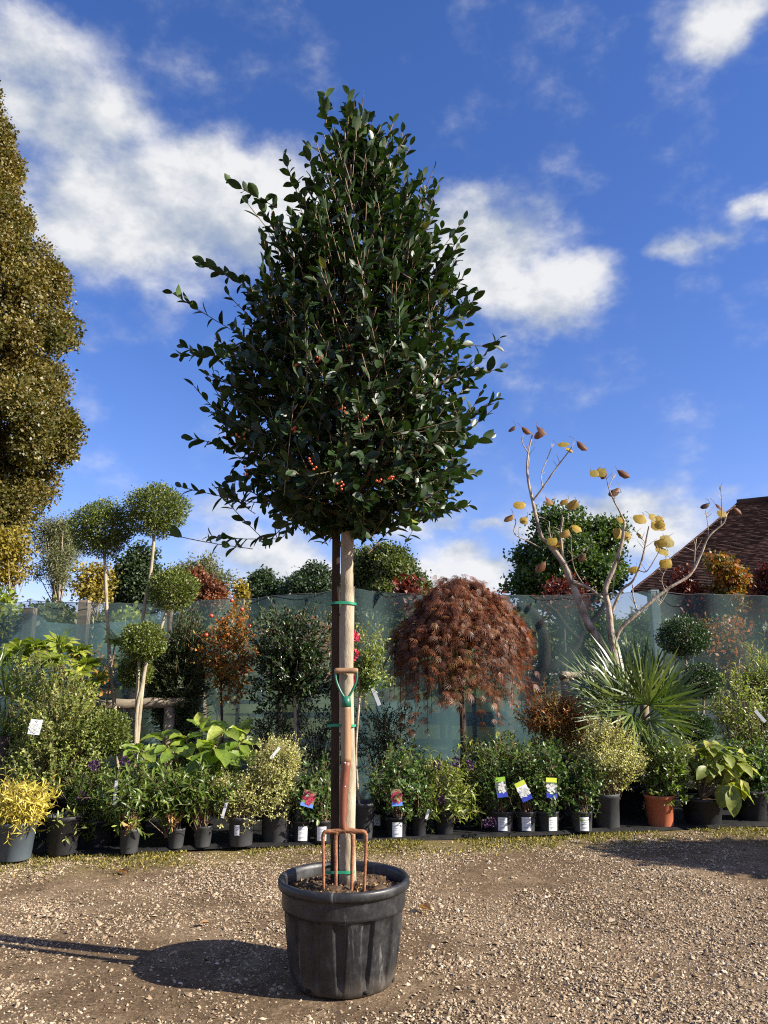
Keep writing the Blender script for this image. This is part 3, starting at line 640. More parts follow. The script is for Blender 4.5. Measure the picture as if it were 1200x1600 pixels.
def make_fork():
    D0 = 3.60; foot = at(539, 1392, D0)
    root = thing('garden_fork', 'garden fork with rusty tines and green T grip leaning on the trunk', 'fork', (foot[0], D0, .36))
    sh = at(539, 1300, D0 + .012); top = at(540, 1052, D0 + .055)
    for i, du in enumerate((-34, -14, 12, 33)):
        mb = MB(); q1 = at(539 + du, 1306, D0 + .012); q0 = at(538 + du * .93, 1398, D0 - .004); q0[2] = .355
        w = .0098
        if i in (0, 3):
            s = -1 if i == 0 else 1; pth = smooth_path([sh + np.array([s * .03, 0, .0]), q1 + np.array([-s * .016, 0, .018]), q1 + np.array([-s * .002, 0, .006]), q1 + np.array([0, 0, -.03]), q0])
        else: pth = smooth_path([sh + np.array([math.copysign(.012, du), 0, .004]), q1 + np.array([0, 0, .0]), q1 * .5 + q0 * .5, q0])
        tube(mb, pth, np.interp(np.linspace(0, 1, len(pth)), [0, .6, 1], [w, w, w * .6]), 6, wob=.03); mb.build('tine', 'rust', root)
    mb = MB(); tube(mb, [at(507, 1300, D0 + .012), at(523, 1298, D0 + .012), at(539, 1297, D0 + .012), at(555, 1298, D0 + .012), at(571, 1300, D0 + .012)], [.007, .0085, .013, .0085, .007], 8); mb.build('shoulder', 'rust', root)
    s1 = at(541, 1190, D0 + .035); s2 = at(541, 1103, D0 + .048)
    mb = MB(); tube(mb, smooth_path([sh + np.array([0, 0, -.003]), at(536, 1282, D0 + .016), at(537, 1240, D0 + .026), s1]), np.linspace(.012, .0225, 16), 12); mb.build('socket', 'worn_wood', root)
    for vv in (1192, 1229, 1270):
        mb = MB(); q = at(539, vv, D0 + .012); lathe(mb, [(.0005, -.004), (.003, -.003), (.0042, 0), (.003, .003), (.0005, .004)], q, 8); mb.build('rivet', 'print_grey', root)
    mb = MB(); tube(mb, smooth_path([s1, (s1 + s2) / 2 + np.array([.001, 0, 0]), s2]), np.linspace(.0225, .021, 11), 12); mb.build('shaft', 'ash_wood', root)
    mb = MB(); tube(mb, [s2 + np.array([0, 0, -.004]), at(541, 1088, D0 + .05)], [.0235, .019], 12)
    for s in (-1, 1):
        pth = smooth_path([at(541, 1094, D0 + .05), at(541 + s * 9, 1080, D0 + .052), at(541 + s * 16, 1062, D0 + .054), at(541 + s * 16.5, 1047, D0 + .056)]); tube(mb, pth, .0055, 8)
    mb.build('grip_bracket', 'green_paint', root)
    mb = MB(); gp = [at(u, 1048, D0 + .056) for u in (522.5, 525, 531, 541, 551, 557, 559.5)]; tube(mb, gp, [.009, .0125, .0135, .013, .0135, .0125, .009], 12); mb.build('grip', 'ash_wood', root)
make_fork()

# ------------------------------------------------------------------ pots and potted plants
def pot_mesh(root, x, y, rt, h, mat='black_plastic', taper=.78, lip=None, seg=28, ribs=0):
    lip = lip or h * .12; rb = rt * taper; ri = rt * .93
    prof = [(rb * .96, 0), (rb, .006), (rb + (rt * .96 - rb) * .93, h - lip), (rt, h - lip + .003), (rt * 1.01, h - .004), (rt * .99, h), (ri, h - .002), (ri * .97, h * .82)]
    fn = (lambda a, z: 1 - (.03 if (ribs and .02 < z < h - lip - .01 and (a / 6.2832 * ribs) % 1 < .35) else 0)) if ribs else None
    pot = lathe(MB(), prof, (x, y, GZ), seg, fn=fn).build('pot', mat, root)
    mb = MB(); V = [(x, y, GZ + h * .9)] + [(x + ri * .985 * math.cos(a), y + ri * .985 * math.sin(a), GZ + h * .87 + .004 * rng.normal()) for a in np.arange(16) * .3927]
    mb.poly(V, [(0, k + 1, (k + 1) % 16 + 1) for k in range(16)]); mb.build('soil', 'soil', pot)
    return pot
GZ = .018
def pot_label(pot, root, x, y, rt, h, taper, u_share, w, hh, z0, print_=True):
    """white sticker curved round the pot wall, a hair proud of it"""
    rb = rt * taper; a0 = math.atan2(-y, -x) + u_share; mb = MB(); V = []
    for z in (z0, z0 + hh):
        r = rb + (rt * .96 - rb) * (z / (h * .88)) * .93 + .003
        for k in np.linspace(-1, 1, 6): a = a0 + k * w / 2 / r; V.append((x + r * math.cos(a), y + r * math.sin(a), GZ + z))
    mb.poly(V, [(k, k + 1, k + 7, k + 6) for k in range(5)]); s = mb.build('price_label', 'white_card', pot)
    if print_:
        for zz, ww, hgt in ((.78, .7, .05), (.62, .6, .035), (.5, .66, .035), (.2, .5, .09)):
            mb = MB(); V = []
            for z in (z0 + hh * zz, z0 + hh * (zz + hgt)):
                r = rb + (rt * .96 - rb) * (z / (h * .88)) * .93 + .0045
                for k in np.linspace(-1, 1, 5): a = a0 + k * ww * w / 2 / r; V.append((x + r * math.cos(a), y + r * math.sin(a), GZ + z))
            mb.poly(V, [(k, k + 1, k + 6, k + 5) for k in range(4)]); mb.build('print_line', 'print_grey', s) if False else PRINT.append((s, mb))
PRINT = []
def picture_card(root, u, v, D, w, h, tilt, top, flower, bottom, yaw=0.0):
    """plant label: coloured header, picture of the bloom, blue foot; a thin card on the plant"""
    c0 = at(u, v, D); mb = MB(); ex = np.array([math.cos(tilt) * math.cos(yaw), math.sin(yaw), -math.sin(tilt)]); ez = np.array([math.sin(tilt), .18, math.cos(tilt)]); en = np.cross(ex, ez); mats = [top, flower, bottom, 'white_card']
    def rect(x0, x1, z0, z1, off, mi):
        V = [c0 + ex * w * x + ez * h * z - en * o for o in (off, off - .0015) for x, z in ((x0, z0), (x1, z0), (x1, z1), (x0, z1))]
        mb.poly(V, [(0,1,2,3),(7,6,5,4),(0,4,5,1),(1,5,6,2),(2,6,7,3),(3,7,4,0)], mi)
    rect(-.5, .5, .27, .5, .0, 0); rect(-.5, .5, -.26, .268, 0, 1); rect(-.5, .5, -.5, -.262, 0, 2); rect(-.5, -.1, -.48, -.30, -.002, 3) if bottom == 'x' else None
    card = mb.build('plant_label', mats, root, smooth=False)
    mb = MB(); n = 30; a = rng.uniform(0, 6.28, n); r = .38 * w * np.sqrt(rng.random(n)); P = c0 + ex * (r * np.cos(a))[:, None] + ez * (r * np.sin(a))[:, None] + en * .003
    put_leaves(mb, QUAD, P, ex * rng.normal(size=(n, 1)) + ez * rng.normal(size=(n, 1)), np.tile(en, (n, 1)), np.full(n, .3 * w), .8, rng.random(n)); mb.build('bloom_picture', 'pink_petal' if flower == 'card_pink' else 'white_petal', card)
def stick_tag(root, u0, v0, u1, v1, D, w=.022):
    """long white plastic tag"""
    a, b = at(u0, v0, D), at(u1, v1, D); t = unit(b - a); s = unit(np.cross(t, [0.1, 1, .1])); n = np.cross(s, t); mb = MB()
    V = [q + s * sx * w / 2 + n * o for o in (0, .0015) for q, sx in ((a, -1), (a, 1), (b, 1), (b, -1))]
    mb.poly(V, [(0,1,2,3),(7,6,5,4),(0,4,5,1),(1,5,6,2),(2,6,7,3),(3,7,4,0)]); mb.build('plant_tag', 'white_card', root, smooth=False)

STY = {  # foliage styles: template, leaf length, width share, spread, facing, material, shoot length, leaves per shoot
 'variegated': (OVAL, .022, .55, (75, 35), .5, 'variegated', .10, 9),
 'rose': (OVAL, .042, .62, (75, 40), .6, 'rosegreen', .14, 7),
 'pieris': (NARROW, .060, .30, (80, 45), .5, 'pieris', .11, 9),
 'buddleja': (NARROW, .075, .26, (75, 35), .5, 'midgreen', .18, 9),
 'buddlejapale': (NARROW, .065, .26, (75, 35), .5, 'palegreen', .16, 9),
 'laurel': (OVAL, .055, .45, (65, 25), .5, 'darkgreen', .16, 9),
 'shrub': (OVAL, .034, .5, (70, 30), .5, 'midgreen', .12, 9),
 'shrubpale': (OVAL, .034, .52, (70, 30), .5, 'palegreen', .12, 9),
 'choisya': (OVAL, .04, .5, (70, 35), .5, 'midgreen', .12, 9),
 'gold': (NARROW, .075, .17, (60, 40), .4, 'goldleaf', .14, 10),
 'camellia': (OVAL, .055, .5, (65, 35), .5, 'darkgreen', .14, 7),
 'nandina': (NARROW, .055, .26, (75, 40), .4, 'autumn', .16, 9),
 'autumn': (OVAL, .05, .62, (75, 40), .5, 'autumn', .16, 6),
 'bamboo': (NARROW, .09, .15, (60, 35), .3, 'palegreen', .2, 9),
 'darkshrub': (OVAL, .03, .5, (70, 30), .4, 'darkgreen', .12, 9),
 'conifer': (QUAD, .05, .25, (45, 20), .2, 'darktree', .16, 12),
}
def foliage(root, style, c0, r, n, name='foliage', inner=.35, upw=.5, mix=None, twigs=True, scale=1.0, parent=None, lump=.18, base_twigs=True):
    n = int(n * 1.7)
    tpl, lf, W, spr, fac, mat, sl, nl = STY[style]; lf *= scale; sl *= scale
    S, d, q = in_ellipsoid(n, c0, r, inner)
    ph = rng.uniform(0, 6.28, 4); f = 1 + lump * (np.sin(d[:, 0] * 4 + ph[0]) + np.sin(d[:, 2] * 5 + ph[1]) + np.sin(d[:, 1] * 5 + ph[2]))
    S = np.asarray(c0) + (S - np.asarray(c0)) * f[:, None]
    D = unit(d + np.array([0, 0, upw]) + .4 * rng.normal(size=(n, 3))); Ln = sl * rng.uniform(.6, 1.3, n) * np.where(rng.random(n) < .14, 1.6, 1); S = S - D * (sl * .8)
    S[:, 2] = np.maximum(S[:, 2], GZ + .03)
    P, DD, N, L, I, J, sA, sB = shoots(S, D, Ln, nl, lf, spr, .1, fac)
    ok = P[:, 2] > .04; P, DD, N, L, J = [k[ok] for k in (P, DD, N, L, J)]
    tone = np.repeat(rng.normal(0, .1, 1), len(P))
    rnd = np.clip(rng.beta(2, 2, len(P)) + tone + .15 * (J - .5), 0, 1)
    mb = MB(); put_leaves(mb, tpl, P, DD, N, L, W * rng.uniform(.85, 1.15, len(P)), rnd)
    o = mb.build(name, mat, parent or root, kind='stuff')
    if twigs:
        mb = MB(); prisms(mb, sA, sB, .0018, .0014); k = min(n, 60); base = np.asarray(c0) * np.array([1, 1, 0]) + np.array([0, 0, GZ + .08])
        base_twigs and prisms(mb, base + rng.normal(0, .02, (k, 3)) * np.array([1, 1, .2]), S[:k], .004, .002); mb.build('twigs', 'twig', parent or root, kind='stuff')
    return o
def stems(root, base, tops, r0=.006, r1=.003, mat='twig', name='stem'):
    for t in tops:
        mb = MB(); b = np.asarray(base) + np.array([rng.normal(0, .012), rng.normal(0, .012), 0]); m_ = (b + t) / 2 + rng.normal(0, .012, 3)
        pth = smooth_path([b, m_, t]); tube(mb, pth, np.linspace(r0, r1, len(pth)), 6); mb.build(name, mat, root)

def potted(name, label, cat, u, vb, w, h, style=None, crown=None, n=130, mat='black_plastic', taper=.78, D=None, group=None, lab=None, ribs=0, upw=.5, scale=1.0, inner=.35):
    """pot whose front foot shows at (u, vb); crown = (u, v_top, v_bottom, half width px) at the pot's distance"""
    g0 = ground(u, vb, GZ) if D is None else at(u, vb, D)
    k = ppm(u, vb, g0[1]); rt = w / 2 / k; hh = h / k * .99; rb = rt * taper
    y = g0[1] + rb; x = g0[0] * (y / g0[1]); root = thing(name, label, cat, (x, y, GZ), group)
    pot = pot_mesh(root, x, y, rt, hh, mat, taper, ribs=ribs)
    if lab: pot_label(pot, root, x, y, rt, hh, taper, lab[0], lab[1], lab[2], lab[3])
    if crown:
        cu, v0, v1, hw = crown; c1 = at(cu, v0, y); c2 = at(cu, v1, y); c0 = (c1 + c2) / 2; kk = ppm(cu, (v0 + v1) / 2, y); rx = hw / kk
        foliage(root, style, c0, (rx, min(rx, .8 * rx + .03), (c1[2] - c2[2]) / 2), n, upw=upw, scale=scale, inner=inner)
        stems(root, (x, y, GZ + hh * .85), [c0 + np.array([rng.normal(0, .3) * rx, rng.normal(0, .3) * rx, 0]) for _ in range(4)])
    root['x'] = x; root['y'] = y
    return root, x, y, rt, hh

# --- left end
r_, x, y, rt, hh = potted('potted_golden_shrub', 'low shrub with bright golden strap leaves in a slate grey pot', 'potted plant', 22, 1348, 60, 58, 'gold', (30, 1222, 1292, 50), 150, 'grey_plastic', .80, upw=.3)
r_, x, y, rt, hh = potted('potted_willow_leaved_shrub', 'sparse narrow leaved plant in a black pot beside the slate grey pot', 'potted plant', 96, 1338, 54, 58, 'buddlejapale', (98, 1262, 1318, 26), 14, 'black_plastic', .8)
r_, x, y, rt, hh = potted('potted_broad_shrub', 'broad bushy small leaved shrub behind the golden shrub', 'potted plant', 95, 1308, 90, 70, 'shrubpale', (88, 1050, 1290, 80), 800, D=6.45, upw=.6)
picture_card(r_, 55, 1136, 6.10, .09, .11, .1, 'white_card', 'white_card', 'white_card')
foliage(r_, 'shrub', at(150, 1235, 6.5), (.24, .22, .24), 150)
for (fu, fv) in ((148, 1196), (195, 1190), (128, 1246)):
    mb = MB(); ball_leaves(mb, at(fu, fv, 6.2), (.028, .028, .03), 90, .02, .7); mb.build('bloom', 'purple_petal', r_)
potted('potted_low_shrub', 'low dark green shrub spreading over its hidden pot beside the membrane edge', 'potted plant', 150, 1325, 60, 40, 'buddleja', (155, 1235, 1300, 48), 70, D=6.25, upw=.2)
r_, x, y, rt, hh = potted('potted_buddleja', 'leggy narrow leaved buddleja with pale dead leaves in a small black pot', 'potted plant', 201, 1335, 33, 36, 'buddleja', (205, 1195, 1290, 46), 60, 'char_plastic')
stick_tag(r_, 178, 1258, 182, 1220, y - .1)
mb = MB(); n = 22; P = at(203, 1285, y - .05) + rng.normal(0, .03, (n, 3)); put_leaves(mb, NARROW, P, rng.normal(size=(n, 3)) + np.array([0, 0, -.6]), rvec(n), np.full(n, .06), .3, rng.random(n)); mb.build('dead_leaves', 'dryleaf', r_, kind='stuff')
r_, x, y, rt, hh = potted('potted_buddleja', 'buddleja with a tuft of dry white stems in a small black pot', 'potted plant', 274, 1327, 29, 30, 'buddleja', (268, 1195, 1285, 40), 60, 'char_plastic')
mb = MB(); n = 26; P = at(270, 1282, y - .05) + rng.normal(0, .028, (n, 3)); put_leaves(mb, NARROW, P, rng.normal(size=(n, 3)) * .6 + np.array([.2, 0, .9]), rvec(n), np.full(n, .07), .22, rng.random(n) * .3 + .7); mb.build('dead_leaves', 'dryleaf', r_, kind='stuff')
r_, x, y, rt, hh = potted('potted_buddleja', 'dark leafy buddleja in a small tilted looking black pot below the big lime leaves', 'potted plant', 316, 1325, 31, 32, 'buddleja', (318, 1190, 1285, 40), 70, 'char_plastic')
# big lime leaved plant, every leaf its own part
def big_leaf_plant(name, label, u, D, crown_pts, base_r, mat, leafL, W, pot=True, tpl=OVAL, droop=.2):
    b = at(u, 1300, D); b[2] = GZ; root = thing(name, label, 'potted plant', b); pot_mesh(root, b[0], b[1], base_r, .22)
    protos = []
    for k in range(6):
        m_ = MB(); put_leaves(m_, T_big(.06 + .02 * k, droop + .05 * k) if tpl is OVAL else tpl, np.zeros((1, 3)), np.array([[0, 1., 0]]), np.array([[0, 0, 1.]]), np.ones(1), W * (.9 + .04 * k), np.array([.1 + .16 * k])); protos.append(m_.mesh('leaf', mat))
    for (cu, cv, cd, nleaf, dirs, ls) in crown_pts:
        hub = at(cu, cv, D + cd); mb = MB(); pth = smooth_path([b + np.array([0, 0, .2]), (b + hub) / 2 + np.array([.02, 0, .12]), hub]); tube(mb, pth, np.linspace(.011, .006, len(pth)), 7); mb.build('stem', 'twig', root)
        for k in range(nleaf):
            a = k * 2.4 + cu; el = dirs + rng.normal(0, .25); d = np.array([math.cos(a) * math.cos(el), math.sin(a) * math.cos(el), math.sin(el)]); nn = np.array([0, 0, 1.]) * .9 - d * .3 + np.array([.1, -.35, 0]) + rng.normal(0, .2, 3)
            x = unit(np.cross(d, nn)); nn = np.cross(x, d); L = leafL * ls * rng.uniform(.75, 1.15)
            o = bpy.data.objects.new('leaf', protos[int(rng.integers(6))]); COL.objects.link(o); o.parent = root
            M = Matrix([[x[0], d[0], nn[0]], [x[1], d[1], nn[1]], [x[2], d[2], nn[2]]]).to_4x4() @ Matrix.Scale(float(L), 4); M.translation = Vector(hub + d * .02 - b + np.array([0, 0, -.015 * k / 3])); o.matrix_basis = M
    return root
def T_big(fold, droop):                # large leaf with several cross sections and a wavy edge
    v = []; F = []; ys = [0, .12, .3, .5, .7, .87, 1]; ws = [.02, .22, .43, .5, .43, .26, .01]
    for i, (y_, w) in enumerate(zip(ys, ws)):
        z = -droop * y_ * y_; e = fold + .035 * (-1) ** i
        v += [(-w, y_, z + e * w * 2), (-w * .5, y_, z + fold * w * .7), (0, y_, z), (w * .5, y_, z + fold * w * .7), (w, y_, z + (fold - .035 * (-1) ** i) * w * 2)]
    for i in range(6):
        for k in range(4): a = i * 5 + k; F.append((a, a + 1, a + 6, a + 5))
    return np.array(v), F
lq = big_leaf_plant('potted_loquat', 'plant with large glossy lime green leaves behind the buddlejas', 300, 6.75,
    [(350,1140,-.05,8,.15,1.1),(335,1165,-.25,7,.0,1.15),(375,1160,-.1,6,.1,1.1),(290,1150,0,7,.2,.85),(262,1165,-.1,7,.1,.85),(222,1172,-.15,7,.05,.85),(238,1190,-.3,5,-.2,.7),(296,1200,-.35,5,-.3,.8),(316,1140,.1,5,.5,.8),(270,1175,-.3,5,-.1,.8),(345,1180,-.3,5,-.1,.9),(250,1150,.05,6,.3,.8),(205,1165,0,6,.1,.8),(365,1145,.1,6,.4,1.0),(310,1165,-.2,6,.1,.9),(385,1175,-.2,5,-.1,.95)], .15, 'limebig', .21, .55)
r_, x, y, rt, hh = potted('potted_pittosporum', 'small cream variegated pittosporum in a charcoal pot with a price sticker', 'potted plant', 376, 1324, 42, 44, 'variegated', (377, 1200, 1285, 38), 240, 'char_plastic', .85, lab=(-.35, .04, .075, .085))
stick_tag(r_, 347, 1278, 355, 1250, y - .15)
r_, x, y, rt, hh = potted('potted_pittosporum', 'larger cream variegated pittosporum in a tall charcoal pot', 'potted plant', 431, 1319, 50, 57, 'variegated', (430, 1158, 1265, 48), 640, 'char_plastic', .90, inner=.5)
stick_tag(r_, 423, 1185, 437, 1168, y - .2)
for i, (u, w_, lb, tops, pic) in enumerate([(471, 33, 'rose plant with a pink picture label in a black pot beside the tall charcoal pot', (478, 1196, 1290, 30), (482, 1248)), (503, 30, 'rose plant in a black pot close by the fork and stake', (502, 1200, 1288, 26), None)]):
    r_, x, y, rt, hh = potted('potted_rose', lb, 'potted plant', u, 1318, w_, 33, 'rose', tops, 75, 'black_plastic', .82, lab=(.12 if i == 0 else -.05, .075, .105, .02), group='labelled rose pots in the front row')
    if pic: picture_card(r_, pic[0], pic[1], y - .18, .10, .12, .25, 'card_pink', 'card_pink', 'card_skyblue')
foliage(lq, 'shrub', at(300, 1215, 6.75), (.42, .2, .2), 110, base_twigs=False)
# --- middle
r_, x, y, rt, hh = potted('potted_slender_tree', 'slender young tree with pale stem and pink blooms in a ribbed charcoal pot', 'potted tree', 568, 1312, 38, 54, None, None, 0, 'char_plastic', .72, ribs=16)
mb = MB(); pth = smooth_path([np.array([x - .03, y, GZ + .2]), at(556, 1180, y), at(561, 1100, y), at(562, 1060, y)]); tube(mb, pth, .010, 8); mb.build('trunk', 'bark_pale', r_)
foliage(r_, 'shrubpale', at(572, 1030, y), (.22, .18, .30), 80, 'crown', inner=.1, base_twigs=False); foliage(r_, 'shrub', at(572, 1055, y), (.17, .15, .22), 50, 'crown', inner=.1, twigs=False)
for (fu, fv) in ((553, 995), (553, 1024), (549, 1060)):
    mb = MB(); ball_leaves(mb, at(fu, fv, y - .12), (.035, .035, .033), 60, .03, .9, shell=.3); mb.build('bloom', 'pink_petal', r_)
stick_tag(r_, 593, 1102, 582, 1075, y - .1, .03)
r_, x, y, rt, hh = potted('potted_rose', 'rose plant with a pink bloom label in a black pot beside the slender tree', 'potted plant', 619, 1311, 36, 32, 'rose', (622, 1165, 1282, 44), 130, 'black_plastic', .82, lab=(.12, .082, .115, .012), group='labelled rose pots in the front row')
picture_card(r_, 620, 1246, y - .2, .085, .125, -.05, 'card_pink', 'card_pink', 'card_skyblue')
potted('potted_rose', 'rose plant half hidden with a blue grey sticker on its shaded pot', 'potted plant', 592, 1306, 30, 30, 'rose', (600, 1190, 1280, 30), 60, D=6.95, lab=(-.25, .06, .09, .03))
r_, x, y, rt, hh = potted('potted_buddleja', 'small leafed green shrub in a black pot with a white tag', 'potted plant', 654, 1308, 29, 30, 'shrub', (655, 1205, 1285, 28), 75, 'black_plastic')
stick_tag(r_, 666, 1280, 670, 1265, y - .1)
r_, x, y, rt, hh = potted('potted_buddleja', 'pale narrow leaved buddleja with purple blooms spilling over its black pot', 'potted plant', 694, 1305, 36, 34, 'buddlejapale', (700, 1190, 1285, 38), 95, 'black_plastic')
for (fu, fv) in ((682, 1196), (712, 1190), (735, 1195), (690, 1250)):
    mb = MB(); ball_leaves(mb, at(fu, fv, y - .12), (.022, .022, .03), 90, .018, .7); mb.build('bloom', 'purple_petal', r_)
potted('potted_buddleja', 'narrow leaved buddleja trailing a purple flower spike beside the maple trunk', 'potted plant', 726, 1300, 34, 34, 'buddlejapale', (735, 1190, 1285, 34), 60, D=7.0)
mb = MB(); ball_leaves(mb, at(765, 1285, 6.62), (.06, .03, .03), 130, .016, .7); mb.build('bloom', 'purple_petal', bpy.data.objects['potted_buddleja.005'] if 'potted_buddleja.005' in bpy.data.objects else r_)
# four labelled roses
for i, (u, w_, tops, pic, tl, head, lb) in enumerate([
    (785, 39, (778, 1165, 1272, 34), (783, 1230), -.12, 'card_green', 'rose with a dark green headed picture label in a black pot beside the purple buddleja'),
    (823, 33, (820, 1160, 1274, 32), (818, 1236), -.42, 'card_lime', 'rose whose lime headed picture label leans steeply, in a black pot'),
    (857, 37, (858, 1165, 1274, 34), (862, 1231), .04, 'card_lime', 'rose whose lime headed picture label stands upright, in a black pot'),
    (910, 35, (905, 1180, 1276, 30), None, 0, None, 'rose without a picture label in a black pot beside the pale pittosporum ball')]):
    r_, x, y, rt, hh = potted('potted_rose', lb, 'potted plant', u, 1301, w_, 31, 'rose', tops, 95, 'char_plastic', .84, lab=((.05, .0, .5, .25)[i], .078, .108, .014), group='labelled rose pots in the front row')
    if pic: picture_card(r_, pic[0], pic[1], y - .22, .088, .155, tl, head, 'card_photo' if i != 1 else 'white_card', 'card_blue')
for i, (u, v0, v1, hw, D, st, n, lb) in enumerate([(750, 1150, 1250, 32, 7.2, 'pieris', 90, 'pieris bush with yellowing leaves against the maple trunk'), (800, 1150, 1250, 40, 7.25, 'pieris', 130, 'pieris bush with drooping pale leaves behind the labelled roses'), (868, 1150, 1260, 40, 7.3, 'pieris', 130, 'pieris bush with pale drooping leaf rosettes between the roses and pittosporum')]):
    potted('potted_pieris', lb, 'potted plant', u, 1295, 36, 34, st, (u, v0, v1, hw), n, D=D, upw=.2)
r_, x, y, rt, hh = potted('potted_pittosporum', 'dense pale pittosporum ball in a charcoal pot beside the terracotta pot', 'potted plant', 948, 1297, 46, 53, 'variegated', (951, 1130, 1240, 42), 850, 'char_plastic', .88, inner=.55)
r_, x, y, rt, hh = potted('potted_choisya', 'glossy green shrub in a terracotta coloured pot', 'potted plant', 1033, 1293, 47, 47, 'choisya', (1038, 1160, 1248, 40), 230, 'terracotta', .82)
potted('potted_dark_shrub', 'dark shaded shrub in a wide black pot under the palm', 'potted plant', 985, 1290, 40, 40, 'darkshrub', (990, 1180, 1260, 34), 110, D=7.55)
hy = big_leaf_plant('potted_hydrangea', 'plant with wide yellowing drooping leaves in a large black pot', 1100, 7.25,
    [(1090,1172,0,8,.2,.8),(1110,1162,-.1,9,.1,.85),(1130,1172,-.15,9,0,.85),(1150,1190,-.2,8,-.3,.9),(1105,1195,-.25,8,-.3,.8),(1075,1185,-.1,7,0,.7),(1140,1222,-.28,7,-1.0,1.15),(1122,1190,-.22,8,-.4,.9),(1065,1172,.1,7,.2,.7),(1162,1180,-.1,7,.1,.75),(1100,1165,.15,7,.4,.7),(1155,1215,-.25,5,-.9,.9)], .19, 'hydrangea', .17, .66, droop=.4)
foliage(hy, 'shrubpale', at(1105, 1205, 7.25), (.28, .2, .16), 90, base_twigs=False)
potted('potted_green_shrub', 'bright green leafy shrub in a black pot beside the yellowing hydrangea', 'potted plant', 1175, 1290, 56, 46, 'rose', (1172, 1150, 1262, 46), 230, D=7.3, scale=1.1)
potted('potted_green_shrub', 'loose pale green shrub under the leaning white tag by the right hand net', 'potted plant', 1190, 1285, 50, 40, 'shrub', (1195, 1090, 1210, 52), 150, D=7.8)
stick_tag(bpy.data.objects['potted_green_shrub.001'], 1180, 1110, 1196, 1128, 7.4, .03)

# --- back row, pots mostly hidden
def ball_tree(name, label, u_base, D, balls, stem_paths, mat='topiary', leaf=.021, bark='bark_grey', r=.016, group=None, n0=1.0):
    b = at(u_base, 1280, D); b[2] = GZ; root = thing(name, label, 'topiary', b, group); pot_mesh(root, b[0], b[1], .17, .24)
    for sp in stem_paths:
        pts = [at(u, v, D + dd) for u, v, dd in sp]
        if sp[-1][1] > 1150: pts[-1] = b + np.array([rng.normal(0, .02), 0, .2])
        mb = MB(); pth = smooth_path(pts); tube(mb, pth, np.linspace(r * .8, r * 1.15, len(pth)), 9, wob=.04); mb.build('stem', bark, root)
    for (u, v, hw, hh, dd) in balls:
        k = ppm(u, v, D + dd); rr = (hw / k, hw / k * .95, hh / k); mb = MB(); n = int(n0 * 6500 * (hw / 45) ** 2)
        ball_leaves(mb, at(u, v, D + dd), rr, n, leaf, .6, shell=.72, lump=.05); ball_leaves(mb, at(u, v, D + dd), np.array(rr) * .72, n // 4, leaf * 1.4, .8, shell=.5)
        tw = MB(); m = 120; d = rvec(m); prisms(tw, np.repeat(at(u, v + hh * .7, D + dd)[None], m, 0), at(u, v, D + dd) + d * np.array(rr) * .93, .003, .0012)
        cr = mb.build('clipped_ball', mat, root, kind='stuff'); tw.build('twigs', 'twig', cr, kind='stuff')
    return root
ball_tree('topiary_tree', 'tall topiary with one clipped ball on a straight pale stem behind the log rail', 182, 7.35, [(160, 826, 49, 44, 0)], [[(163, 860, 0), (167, 950, 0), (172, 1040, 0), (179, 1105, 0), (184, 1200, 0)]], r=.018)
ball_tree('topiary_tree', 'leaning pompon topiary with clipped balls at several heights before the dark conifer', 208, 7.1,
    [(245, 797, 47, 42, .15), (271, 920, 38, 34, .05), (225, 1003, 36, 30, -.05), (212, 1050, 28, 24, .12)],
    [[(241, 835, .15), (236, 890, .15), (224, 960, .1), (216, 1060, 0), (208, 1200, 0)], [(262, 950, .05), (250, 985, .05), (238, 1015, .02), (224, 1060, 0), (210, 1200, 0)], [(229, 1030, -.05), (222, 1070, -.05), (213, 1120, -.05), (207, 1200, 0)]], r=.017)
ball_tree('topiary_tree', 'low clipped ball on a short stem before the log rail', 185, 6.75, [(165, 1146, 38, 36, 0)], [[(180, 1165, 0), (190, 1200, 0), (192, 1250, 0)]], r=.014)
ball_tree('topiary_tree', 'dark pompon topiary with three clipped balls beside the palm', 1092, 7.75, [(1068, 996, 39, 31, 0), (1097, 1064, 30, 27, -.05), (1085, 1137, 30, 22, -.1)], [[(1070, 1020, 0), (1076, 1060, .05), (1090, 1110, .05), (1094, 1200, 0)], [(1099, 1080, -.05), (1098, 1120, 0), (1094, 1200, 0)]], 'topiary_dark', r=.013)

def std_tree(name, label, cat, u, D, v_base, stem_top, crown, style, n, r=.02, bark='bark_grey', scale=1.0, inner=.3, upw=.5, stem_u=None):
    b = at(u, 1290, D); b[2] = GZ; root = thing(name, label, cat, b); pot_mesh(root, b[0], b[1], .16, .24)
    mb = MB(); t = at(stem_u or u, stem_top, D); pth = smooth_path([b + np.array([0, 0, .2]), (b + t) / 2 + np.array([.008, 0, .1]), t]); tube(mb, pth, np.linspace(r * 1.1, r * .8, len(pth)), 9, wob=.03); mb.build('trunk', bark, root)
    cu, v0, v1, hw = crown; c1 = at(cu, v0, D); c2 = at(cu, v1, D); c0 = (c1 + c2) / 2; kk = ppm(cu, (v0 + v1) / 2, D); rx = hw / kk
    foliage(root, style, c0, (rx, rx * .9, (c1[2] - c2[2]) / 2), n, 'crown', inner=inner, upw=upw, scale=scale, base_twigs=False)
    mb = MB()
    for k in range(9):
        e = c0 + rvec(1)[0] * np.array([rx, rx, .25]) * .7; prisms(mb, [t + np.array([0, 0, .0])], [e], .007, .003)
    mb.build('branches', bark, root, kind='stuff'); return root
std_tree('young_standard_tree', 'young standard holly with glossy dark round crown behind the pittosporums', 'tree', 460, 7.45, 1200, 1075, (456, 955, 1105, 58), 'laurel', 420, .019, 'bark_grey', .95)
